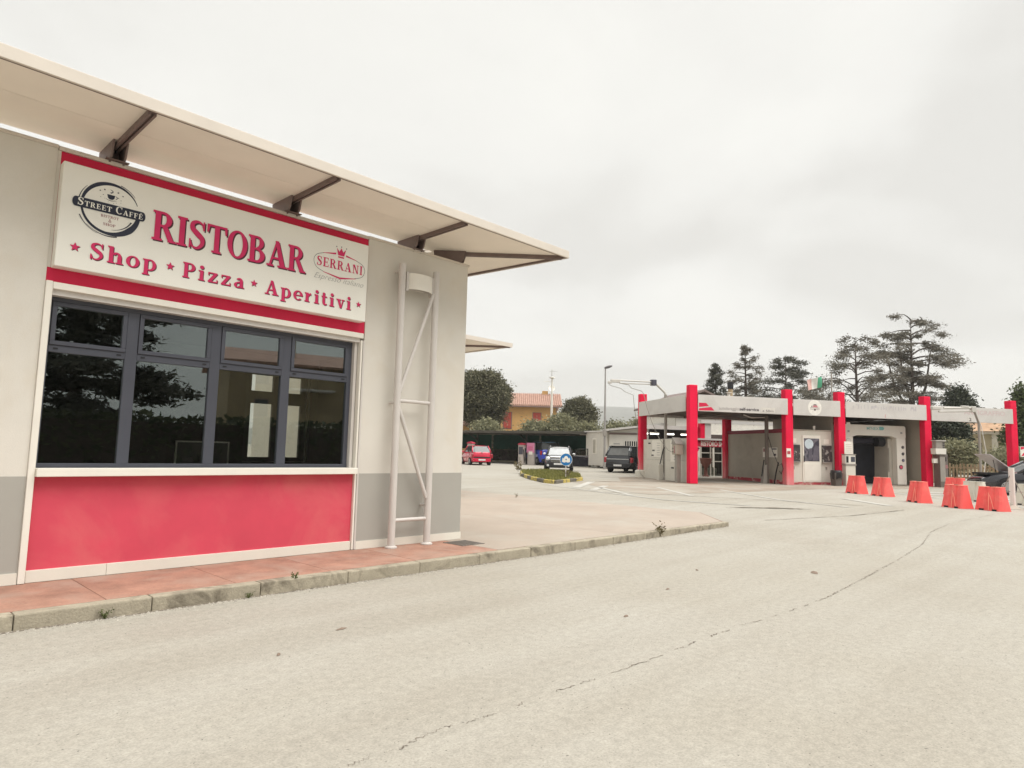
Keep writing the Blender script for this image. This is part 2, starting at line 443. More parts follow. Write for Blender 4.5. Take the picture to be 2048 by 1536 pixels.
for i, (x, y, a, L) in enumerate([(5.3, 3.6, 0.3, 0.07), (2.4, 4.6, 1.0, 0.05), (6.7, 4.0, 0.2, 0.06), (9.2, 3.3, 0.4, 0.16), (3.1, 4.9, 0.1, 0.07), (8.1, 4.4, 0.7, 0.06)]):
    b = MB(); nn = 8
    pts = [(L * random.uniform(0.6, 1) * math.cos(6.283 * t / nn), 0.35 * L * random.uniform(0.6, 1) * math.sin(6.283 * t / nn)) for t in range(nn)]
    T = Matrix.Translation(on_ground(x, y, 0.003)) @ Matrix.Rotation(a, 4, 'Z')
    b.add([(p[0], p[1], 0) for p in pts] + [(0, 0, 0.012)], [(t, (t + 1) % nn, nn) for t in range(nn)], T)
    tag(b.build('dead_leaf', mat('dead_leaf', (0.19, 0.14, 0.105), 0.9)), ['small dead leaf lying on the asphalt, nearest to the drain grate', 'tiny dead leaf on the asphalt by the near end of the long crack', 'brown leaf on the asphalt just beyond the kerb side stain', 'flat dark leaf lying on the asphalt right of the long crack', 'dead leaf on asphalt close to the red panel kerb', 'curled leaf on open asphalt in front of the cafe corner'][i], 'leaf', 'dead leaves on the asphalt')

# painted lines on the asphalt (4 mm up) and the washed concrete apron
def flat_poly(pts, dz):
    b = MB(); b.add([(x, y, zg(x, y) + dz) for x, y in pts], [tuple(range(len(pts)))])
    bm = bmesh.new(); return b
apron_pts = [(22.9, 18.4), (26.0, 18.0), (29.2, 20.4), (33.0, 18.8), (44.2, 9.8), (43.6, 3.8), (36.0, 7.6), (29.5, 10.4), (25.0, 11.2), (19.6, 12.2), (20.0, 13.6)]
wash = struct(flat_poly(apron_pts, 0.004).build('wash_apron', m_conc))
def line(pts, w, seed=1): return ribbon(pts, w, 0.009, 0.0, seed, 4)
b = MB()
for pts, w in [([(20.6, 18.2), (19.0, 14.05), (18.1, 10.9), (18.6, 8.4)], 0.14), ([(20.0, 15.9), (24.2, 18.3)], 0.32), ([(19.6, 14.8), (22.2, 16.1)], 0.28), ([(21.1, 15.6), (18.8, 12.6)], 0.22),
               ([(23.5, 14.5), (20.5, 11.3)], 0.18), ([(24.7, 12.4), (21.8, 8.9), (20.9, 6.5)], 0.16), ([(24.6, 7.75), (22.8, 5.9)], 0.30)]:
    r = line(pts, w); b.add(r.v, r.f)
mk = b.build('painted_line', m_line, ground)
b = MB()
for k_ in range(7):
    o_ = Vector((31.2, 7.4)) + Vector((-0.65, -0.76)) * (k_ * 1.05)
    r = line([o_, o_ + Vector((2.2, -1.5))], 0.42); b.add(r.v, r.f)
r = line([(31.2, 8.6), (22.2, -1.8)], 0.16); b.add(r.v, r.f)
b.build('hatched_marking', mat('fresh_white_line', (0.43, 0.42, 0.385), 0.8, 0.05, 2), ground)
for nm, pts, w in [('gutter', [(22.6, 18.6), (26.2, 17.7), (28.2, 16.3)], 0.09), ('seam', [(18.0, 16.3), (19.2, 13.7), (20.6, 10.9), (22.0, 6.4)], 0.045), ('seam', [(15.1, 6.5), (18.2, 5.6), (21.5, 5.2)], 0.03)]:
    ribbon(pts, w, 0.0125, 0.012, 3, 14).build(nm, m_crack, ground)
ribbon([(17.4, 8.6), (18.6, 7.6), (19.1, 6.9)], lambda t: 0.25 * math.sin(3.14 * t) + 0.03, 0.013, 0.02, 4, 8).build('stain', mat('oil_stain', (0.17, 0.145, 0.115), 0.9), ground)

# ------------------------------------------------------------------ pavement round the cafe, with kerb stones
PZ = 0.13
pav = struct(MB().prism([(-9, 6.60), (13.28, 6.60), (14.9, 8.0), (15.1, 17.6), (-9, 17.6)], 'z', -0.1, PZ - 0.007).build('pavement', m_pjoint))
x = -8.9
edges = []
while x < 6.55:
    w = random.uniform(1.05, 1.35); x1 = min(x + w, 6.62)
    if 6.62 - x1 < 0.4: x1 = 6.62
    edges.append((x, x1)); x = x1 + 0.006
for x0, x1 in edges:
    if x1 < -1.5: continue
    MB().box(x0, x1, 6.626, 7.80, PZ - 0.06, PZ - 0.001 - random.uniform(0, 0.002)).build('paving_slab', m_terracotta, pav, bevel=0.004)
for i, pl in enumerate([[(6.626, 6.626), (9.6, 6.626), (9.6, 17.5), (6.626, 17.5)], [(9.605, 6.626), (13.25, 6.626), (14.88, 8.02), (15.08, 17.5), (9.605, 17.5)]]):
    MB().prism(pl, 'z', PZ - 0.06, PZ - 0.002).build('paving_slab', m_apron, pav)
x = -8.5
jx = [3.15 + 1.0 * i for i in range(-12, 11)] + [13.28]
for i in range(len(jx) - 1):
    x0, x1 = jx[i] + 0.003, jx[i + 1] - 0.003
    if x1 < -2: continue
    dz = random.uniform(-0.004, 0.004); dy = random.uniform(-0.004, 0.004)
    MB().box(x0, x1, 6.478 + dy, 6.617, -0.12, PZ + dz).build('kerb_stone', m_kerb, pav, bevel=0.014, seg=2)

# drain grate
g = thing('drain_grate', 'dark slotted drain grate set in the pavement at the cafe corner', 'drain', (6.66, 7.37, PZ - 0.03))
MB().box(-0.21, 0.21, -0.2, 0.2, 0, 0.010).build('pit', m_black, g)
gr = mat('grate_iron', (0.16, 0.14, 0.12), 0.6)
for s in (-1, 1):
    MB().box(-0.22, 0.22, s * 0.2 - 0.012, s * 0.2 + 0.012, 0.010, 0.038).build('rim', gr, g)
for i in range(9):
    xx = -0.2 + i * 0.05
    MB().box(xx - 0.013, xx + 0.013, -0.187, 0.187, 0.011, 0.036).build('bar', gr, g)

# pale crumbs of grit and dirt gathered along the kerb foot
gb_ = MB(); rg = random.Random(77)
for i in range(2600):
    x = rg.uniform(-1.5, 13.2); y = 6.47 - abs(rg.gauss(0, 0.05)) - 0.004; s_ = rg.uniform(0.004, 0.014) * (1.4 if rg.random() < 0.1 else 1); z = zg(x, y)
    a = rg.uniform(0, 6.28); c, d_ = math.cos(a) * s_, math.sin(a) * s_
    o_ = len(gb_.v); gb_.v += [(x + c, y + d_, z), (x - d_, y + c, z), (x - c * 0.8, y - d_ * 0.8, z), (x + d_, y - c, z), (x, y, z + s_ * 0.7)]
    gb_.f += [(o_, o_ + 1, o_ + 4), (o_ + 1, o_ + 2, o_ + 4), (o_ + 2, o_ + 3, o_ + 4), (o_ + 3, o_, o_ + 4)]
gt = stuff(gb_.build('grit', mat('kerb_grit', (0.36, 0.33, 0.28), 0.95, 0.35, 30))); gt['label'] = 'loose grit gathered along the foot of the kerb'; gt['category'] = 'grit'
ribbon([(-2, 6.462), (3, 6.462), (8, 6.462), (13.2, 6.462)], 0.03, 0.002, 0.008, 12, 60).build('kerb_dirt', m_crack, ground)
for pts, w in [([(3.6, 5.3), (3.95, 5.25), (4.2, 5.28)], 0.10), ([(2.2, 4.4), (2.6, 4.45), (3.4, 4.7), (4.4, 5.0)], 0.05)]:
    pass
# ------------------------------------------------------------------ cafe building
F = 7.78
cafe = thing('cafe_building', 'cream flat-roofed cafe with crimson panel, wide dark window and broad canopy', 'building', (1.4, F, PZ))
def part(name, mb, m, parent=cafe, **kw): return mb.build(name, m, parent, world=True, **kw)
# walls
wl_ = part('wall', MB().box(-8, 1.372, F, F + 0.25, PZ, 4.415), m_wall)
part('dado', MB().box(-8, 1.368, F - 0.004, F + 0.1, 0.236, 1.14), m_dado, wl_)
part('plinth', MB().box(-8, 1.370, F - 0.016, F + 0.1, PZ + 0.001, 0.236), m_plinth, wl_)
part('coping', MB().box(-8, 1.376, F - 0.02, F + 0.2, 4.4155, 4.45), m_fascia, wl_, bevel=0.004)
wr_ = part('wall', MB().box(5.062, 6.93, F, F + 0.25, PZ, 4.415).box(6.68, 6.93, F + 0.25, 11.78, PZ, 4.415), m_wall)
part('dado', MB().box(5.066, 6.933, F - 0.004, F + 0.15, 0.236, 1.14), m_dado, wr_)
part('plinth', MB().box(5.064, 6.942, F - 0.016, F + 0.15, PZ + 0.001, 0.236), m_plinth, wr_)
part('coping', MB().box(5.056, 6.95, F - 0.02, F + 0.2, 4.4155, 4.45).box(6.65, 6.95, F + 0.2, 11.8, 4.4155, 4.45), m_fascia, wr_, bevel=0.004)
# crimson bay under the window
rp_ = part('red_panel', MB().box(1.43, 5.0, F + 0.03, F + 0.25, PZ, 1.135), m_red)
part('plinth', MB().box(1.44, 2.12, F + 0.006, F + 0.05, PZ + 0.001, 0.245), m_plinth, rp_, bevel=0.002)
part('plinth', MB().box(2.123, 4.995, F + 0.006, F + 0.05, PZ + 0.001, 0.245), m_plinth, rp_, bevel=0.002)
part('edge_trim', MB().box(1.374, 1.432, F - 0.03, F + 0.12, PZ + 0.002, 3.06), m_white, bevel=0.004)
part('edge_trim', MB().box(5.002, 5.030, F - 0.012, F + 0.12, PZ + 0.002, 2.96), m_white, bevel=0.004)
part('edge_trim', MB().box(5.034, 5.0605, F - 0.022, F + 0.12, PZ + 0.002, 2.96), m_tube, bevel=0.004)
part('window_sill', MB().box(1.434, 5.0, F - 0.09, F + 0.10, 1.137, 1.218), m_white, bevel=0.005)
# header: crimson bands above and below the sign, shutter box edge
part('reveal_strip', MB().box(1.374, 1.403, F + 0.006, F + 0.1, 3.2, 4.40), m_wall)
part('red_band', MB().box(1.374, 5.06, F + 0.012, F + 0.25, 3.055, 4.40), m_redband)
part('shutter_lip', MB().box(1.434, 5.03, F - 0.03, F + 0.25, 2.985, 3.054), m_white, bevel=0.004)
part('shutter_slot', MB().box(1.434, 5.0, F + 0.01, F + 0.22, 2.93, 2.984), m_tube)
part('coping', MB().box(1.378, 5.054, F - 0.012, F + 0.2, 4.4015, 4.445), m_fascia, bevel=0.004)
# window frame with mullions and transom
WY = F + 0.115
fr = MB()
XM = [1.434, 2.215, 3.105, 3.995, 4.925]
fr.box(1.434, 4.99, WY, WY + 0.06, 1.2185, 1.262)
fr.box(1.434, 4.99, WY, WY + 0.06, 2.885, 2.93)
fr.box(1.434, 1.468, WY, WY + 0.06, 1.262, 2.885)
fr.box(4.885, 4.945, WY, WY + 0.06, 1.262, 2.885)
for xm in XM[1:4]: fr.box(xm - 0.058, xm + 0.058, WY, WY + 0.06, 1.262, 2.885)
bay = [(1.468, 2.157), (2.273, 3.047), (3.163, 3.937), (4.053, 4.885)]
for a, b_ in bay: fr.box(a, b_, WY + 0.002, WY + 0.058, 2.372, 2.445)
wf = part('window_frame', fr, m_frame, bevel=0.003)
part('guide_rail', MB().box(4.948, 4.990, WY - 0.06, WY + 0.05, 1.22, 2.93), m_tube)
for a, b_ in bay:
    part('pane', MB().box(a - 0.004, b_ + 0.004, WY + 0.028, WY + 0.034, 1.26, 2.375), m_glass, wf)
    s = MB(); t = 0.042
    s.box(a + 0.003, b_ - 0.003, WY - 0.014, WY + 0.04, 2.4455, 2.4455 + t).box(a + 0.003, b_ - 0.003, WY - 0.014, WY + 0.04, 2.882 - t, 2.882)
    s.box(a + 0.003, a + 0.003 + t, WY - 0.014, WY + 0.04, 2.4455 + t, 2.882 - t).box(b_ - 0.003 - t, b_ - 0.003, WY - 0.014, WY + 0.04, 2.4455 + t, 2.882 - t)
    part('sash', s, m_frame, wf, bevel=0.003)
    part('pane', MB().box(a + 0.04, b_ - 0.04, WY + 0.01, WY + 0.016, 2.484, 2.846), m_glass, wf)
    for xx in (a + 0.06, b_ - 0.06):
        part('drain_cap', MB().box(xx - 0.02, xx + 0.02, WY - 0.006, WY + 0.004, 2.404, 2.418), m_black, wf)
# interior: near-black lining added to keep the room dark (walls, floor, ceiling), back wall with a glazed opening
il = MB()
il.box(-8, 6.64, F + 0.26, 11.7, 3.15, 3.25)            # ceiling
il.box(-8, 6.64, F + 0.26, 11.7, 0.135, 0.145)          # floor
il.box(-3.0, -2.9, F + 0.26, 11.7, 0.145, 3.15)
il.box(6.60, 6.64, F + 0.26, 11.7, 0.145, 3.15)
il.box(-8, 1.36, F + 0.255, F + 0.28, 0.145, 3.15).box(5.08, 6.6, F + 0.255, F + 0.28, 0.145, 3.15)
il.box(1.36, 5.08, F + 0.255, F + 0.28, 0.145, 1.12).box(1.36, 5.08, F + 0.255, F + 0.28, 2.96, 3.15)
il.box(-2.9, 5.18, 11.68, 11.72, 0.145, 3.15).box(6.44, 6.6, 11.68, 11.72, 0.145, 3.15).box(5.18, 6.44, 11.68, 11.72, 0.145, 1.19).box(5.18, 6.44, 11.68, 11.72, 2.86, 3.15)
part('shade_lining', il, m_dark)
bw = part('back_wall', MB().box(-8, 5.18, 11.78, 12.0, PZ, 4.4).box(6.44, 6.93, 11.78, 12.0, PZ, 4.4).box(5.18, 6.44, 11.78, 12.0, PZ, 1.19).box(5.18, 6.44, 11.78, 12.0, 2.86, 4.4), m_wall)
bf = MB()
bf.box(5.18, 5.33, 11.8, 11.86, 1.19, 2.86).box(6.32, 6.44, 11.8, 11.86, 1.19, 2.86).box(5.33, 6.32, 11.8, 11.86, 1.19, 1.27).box(5.33, 6.32, 11.8, 11.86, 2.78, 2.86)
bf.box(5.75, 5.88, 11.8, 11.86, 1.27, 2.78).box(5.93, 6.05, 11.8, 11.86, 1.27, 2.78).box(5.33, 5.75, 11.802, 11.858, 2.25, 2.48).box(6.05, 6.32, 11.802, 11.858, 2.25, 2.48)
part('back_window', bf, m_black)
part('roof_slab', MB().box(-8, 6.68, F + 0.25, 11.78, 3.9, 4.1), m_fascia)
part('end_wall', MB().box(-8.2, -8, F, 12.0, PZ, 4.4), m_wall)
# display cabinet inside, seen dimly through the second window
cab = thing('display_cabinet', 'grey counter cabinet with a dark screen inside the cafe window', 'cabinet', (3.62, 9.6, 0.145))
cm = mat('cabinet_grey', (0.28, 0.28, 0.28), 0.4)
MB().box(-0.38, 0.38, -0.2, 0.25, 0, 1.02).build('body', cm, cab, bevel=0.01)
MB().box(-0.34, 0.34, -0.19, 0.2, 1.06, 1.36).build('glass_top', mat('cabinet_glass', (0.05, 0.05, 0.055), 0.1), cab)
f_ = MB()
for xx in (-0.36, 0.34): f_.box(xx, xx + 0.02, -0.2, -0.18, 1.02, 1.38)
f_.box(-0.34, 0.34, -0.2, -0.18, 1.36, 1.38).box(-0.34, 0.34, -0.2, -0.18, 1.02, 1.04)
f_.build('frame', m_tube, cab)
MB().box(-0.2, 0.02, -0.206, -0.2, 0.76, 0.96).build('screen', m_black, cab)

# canopy: flat ring of soffit panels on steel ribs
CZ = 4.645
EY, IY = 6.63, 8.16            # outer and inner edge of the front strip
EX, IX = 8.08, 6.50            # outer and inner edge of the side strip
SL = 0.12                       # the side strip is not quite square to the front
def ex(y): return EX - SL * (y - EY)
def ix(y): return IX - SL * (y - IY)
can = part('canopy', MB().prism([(-8, EY + 0.03), (EX - 0.03, EY + 0.03), (ex(13.5) - 0.03, 13.5), (ix(13.5), 13.5), (IX, IY), (-8, IY)], 'z', CZ + 0.04, CZ + 0.07), m_fascia)
ribx = [-6.15, -4.14, -2.13, -0.12, 1.89, 3.89, 5.9]
xs = [-8] + ribx + [None]
ym = 7.34
for i in range(len(xs) - 1):
    x0 = xs[i] + 0.002
    if xs[i + 1] is not None:
        x1 = xs[i + 1] - 0.002
        part('soffit_panel', MB().box(x0, x1, EY + 0.03, ym - 0.003, CZ, CZ + 0.038), m_soffit, can)
        part('soffit_panel', MB().box(x0, x1, ym + 0.003, IY, CZ, CZ + 0.038), m_soffit, can)
    else:
        part('soffit_panel', MB().prism([(x0, EY + 0.03), (EX - 0.035, EY + 0.03), (IX - 0.003, IY), (x0, IY)], 'z', CZ, CZ + 0.038), m_soffit, can)
sy = [None, 9.2, 11.3, 13.5]
for i in range(3):
    if i == 0: part('soffit_panel', MB().prism([(EX - 0.03, EY + 0.035), (ex(9.198) - 0.03, 9.198), (ix(9.198), 9.198), (IX, IY + 0.003)], 'z', CZ, CZ + 0.038), m_soffit, can)
    else:
        y0, y1 = sy[i] + 0.002, sy[i + 1] - 0.002
        part('soffit_panel', MB().prism([(ex(y0) - 0.03, y0), (ex(y1) - 0.03, y1), (ix(y1), y1), (ix(y0), y0)], 'z', CZ, CZ + 0.038), m_soffit, can)
part('fascia', MB().box(-8, EX, EY, EY + 0.028, CZ - 0.035, CZ + 0.085), m_fascia, can, bevel=0.004)
part('fascia', MB().prism([(EX - 0.028, EY + 0.03), (EX, EY + 0.03), (ex(13.5), 13.5), (ex(13.5) - 0.028, 13.5)], 'z', CZ - 0.035, CZ + 0.085), m_fascia, can)
part('edge_strip', MB().box(-8, EX - 0.06, EY + 0.03, EY + 0.055, CZ - 0.03, CZ - 0.001), m_rib, can)
part('edge_strip', MB().prism([(EX - 0.062, EY + 0.06), (EX - 0.036, EY + 0.06), (ex(13.5) - 0.034, 13.5), (ex(13.5) - 0.06, 13.5)], 'z', CZ - 0.032, CZ - 0.001), m_rib, can)
def rib(p0, p1, parent):
    p0, p1 = Vector(p0), Vector(p1); d = (p1 - p0).normalized(); L = (p1 - p0).length
    T = Matrix.Translation((p0.x, p0.y, CZ)) @ Matrix.Rotation(math.atan2(d.y, d.x), 4, 'Z')
    r = MB().box(0, L, -0.036, -0.012, -0.055, -0.001, T).box(0, L, 0.012, 0.036, -0.055, -0.001, T).box(0, L, -0.012, 0.012, -0.03, -0.001, T)
    return part('rib', r, m_rib, parent)
def bracket(x, y, a, parent):
    T = Matrix.Translation((x, y, 0)) @ Matrix.Rotation(a, 4, 'Z')
    b = MB()
    for s in (-0.075, 0.055): b.prism([(-0.09, 4.40), (-0.05, 4.40), (0.28, 4.50), (0.30, CZ - 0.002), (-0.22, CZ - 0.002), (-0.18, 4.50)], 'x', s, s + 0.02, T)
    b.box(-0.053, 0.053, 0.05, 0.12, 4.447, CZ - 0.002, T)
    b.box(-0.11, 0.11, -0.16, 0.2, 4.4465, 4.456, T)
    part('bracket', b, m_rib, parent)
for rx_ in ribx:
    if rx_ < -3: continue
    rib((rx_, EY + 0.06), (rx_, IY - 0.02), can); bracket(rx_, F + 0.1, 0, can)
rib((EX - 0.08, EY + 0.09), (IX + 0.03, IY - 0.03), can)
bracket(6.72, F + 0.14, math.radians(45), can)
for yy in (9.2, 11.3): rib((ex(yy) - 0.06, yy), (ix(yy) + 0.02, yy), can)

# steel truss standing in front of the pier
tr = thing('wall_truss', 'pale grey tubular steel truss standing against the cafe pier', 'truss', (5.84, 7.61, PZ))
for xx in (-0.31, 0.31):
    MB().tube([(xx, 0, 0.012), (xx, 0, 4.0)], 0.05, 18).build('tube', m_tube, tr, smooth=False)
    MB().lathe([(0.085, 0), (0.085, 0.016), (0.055, 0.03)], 20, Matrix.Translation((xx, 0, 0.001))).build('foot', m_tube, tr)
for zz in (2.03, 0.37): MB().tube([(-0.27, 0, zz), (0.27, 0, zz)], 0.026, 12).build('rung', m_tube, tr)
MB().tube([(0.27, 0, 3.66), (-0.27, 0, 2.16)], 0.028, 12).build('diagonal', m_tube, tr)
MB().tube([(-0.27, 0, 1.92), (0.27, 0, 0.66)], 0.028, 12).build('diagonal', m_tube, tr)
for xx, zz in ((-0.31, 3.9), (-0.31, 2.0), (0.31, 0.55)):
    MB().tube([(xx, 0.04, zz), (xx, 0.17, zz)], 0.018, 8).build('wall_fixing', m_tube, tr)
lampw = thing('wall_lamp', 'curved white wall lamp mounted between the truss tubes', 'lamp', (5.86, 7.60, 3.78))
vs, fs = [], []; n = 16
for i in range(n + 1):
    t = math.pi * (0.08 + 0.84 * i / n); xx, yy = -0.23 * math.cos(t), -0.13 * math.sin(t) + 0.05
    for rr, zz in ((1, 0), (1, 0.235), (0.92, 0.235), (0.92, 0)): vs.append((xx * rr, yy * rr, zz))
for i in range(n):
    for j in range(4): fs.append((4 * i + j, 4 * i + (j + 1) % 4, 4 * i + 4 + (j + 1) % 4, 4 * i + 4 + j))
MB().add(vs, fs).build('shade', m_white, lampw)
MB().box(-0.255, -0.215, 0.00, 0.1, -0.03, 0.25).box(0.215, 0.255, 0.0, 0.1, -0.03, 0.25).box(-0.25, 0.25, 0.101, 0.115, 0.02, 0.22).build('mount', m_tube, lampw, bevel=0.004)
for i in range(6):
    MB().box(-0.202, -0.13, -0.075 - 0.0, -0.07, 0.05 + i * 0.025, 0.064 + i * 0.025, Matrix.Rotation(math.radians(-28), 4, 'Z')).build('louvre', m_black, lampw)
MB().box(-0.03, 0.03, -0.06, 0.1, 0.1, 0.16).build('bulb_holder', m_white, lampw)

# second pavilion behind, of the same make: only the tip of its canopy shows past the corner
pv = thing('rear_pavilion', 'cream pavilion behind the cafe whose pointed canopy tip shows past the corner', 'building', (13.2, 15.1, PZ))
part('wall', MB().box(9.6, 13.2, 15.1, 21, PZ, 4.40), m_wall, pv)
part('canopy', MB().box(8.6, 14.17, 13.83, 15.45, CZ + 0.001, CZ + 0.05).box(12.6, 14.17, 15.45, 21, CZ + 0.001, CZ + 0.05), m_soffit, pv)
part('fascia', MB().box(8.6, 14.2, 13.80, 13.83, CZ - 0.035, CZ + 0.085).box(14.17, 14.2, 13.83, 21, CZ - 0.035, CZ + 0.085), m_fascia, pv)
part('rib', MB().tube([(14.15, 13.86, CZ - 0.02), (12.6, 15.4, CZ - 0.02)], 0.04, 6), m_rib, pv)
for yy in (17.2, 19.2): part('rib', MB().tube([(14.15, yy, CZ - 0.02), (12.6, yy, CZ - 0.02)], 0.04, 6), m_rib, pv)
part('bracket', MB().box(13.0, 13.2, 15.1, 15.3, 4.40, CZ), m_rib, pv)
# ------------------------------------------------------------------ serif lettering drawn as strokes
def g_rect(x0, y0, x1, y1): return [[(x0, y0), (x1, y0), (x1, y1), (x0, y1)]]
def g_poly(*p): return [list(p)]
def g_ring(cx, cy, rx, ry, tx, ty, a0=0, a1=360, n=26):
    out = []
    for i in range(n):
        t0, t1 = math.radians(a0 + (a1 - a0) * i / n), math.radians(a0 + (a1 - a0) * (i + 1) / n)
        o = lambda t: (cx + rx * math.cos(t), cy + ry * math.sin(t))
        q = lambda t: (cx + (rx - tx) * math.cos(t), cy + (ry - ty) * math.sin(t))
        out.append([q(t0), o(t0), o(t1), q(t1)])
    return [out]          # one layer of several quads
def g_path(pts, ws, sub=6, closed=False):
    P = [Vector(p) for p in pts]; n = len(P); Q, W = [], []
    for i in range(n - 1):
        p0, p1, p2, p3 = P[max(i - 1, 0)], P[i], P[i + 1], P[min(i + 2, n - 1)]
        for k_ in range(sub):
            t = k_ / sub
            Q.append(0.5 * ((2 * p1) + (p2 - p0) * t + (2 * p0 - 5 * p1 + 4 * p2 - p3) * t * t + (3 * p1 - p0 - 3 * p2 + p3) * t ** 3))
            W.append(ws[i] * (1 - t) + ws[i + 1] * t)
    Q.append(P[-1]); W.append(ws[-1])
    L = []
    for i, p in enumerate(Q):
        d = (Q[min(i + 1, len(Q) - 1)] - Q[max(i - 1, 0)]).normalized(); nn = Vector((-d.y, d.x))
        L.append((p + nn * W[i] / 2, p - nn * W[i] / 2))
    return [[[tuple(L[i][0]), tuple(L[i][1]), tuple(L[i + 1][1]), tuple(L[i + 1][0])] for i in range(len(L) - 1)]]
def st(x, y0, y1, w=0.2, top='lr', bot='lr', s=0.075, o=0.085):
    out = g_rect(x, y0, x + w, y1)
    if bot: out += g_rect(x - (o if 'l' in bot else 0), y0, x + w + (o if 'r' in bot else 0), y0 + s)
    if top: out += g_rect(x - (o if 'l' in top else 0), y1 - s, x + w + (o if 'r' in top else 0), y1)
    return out
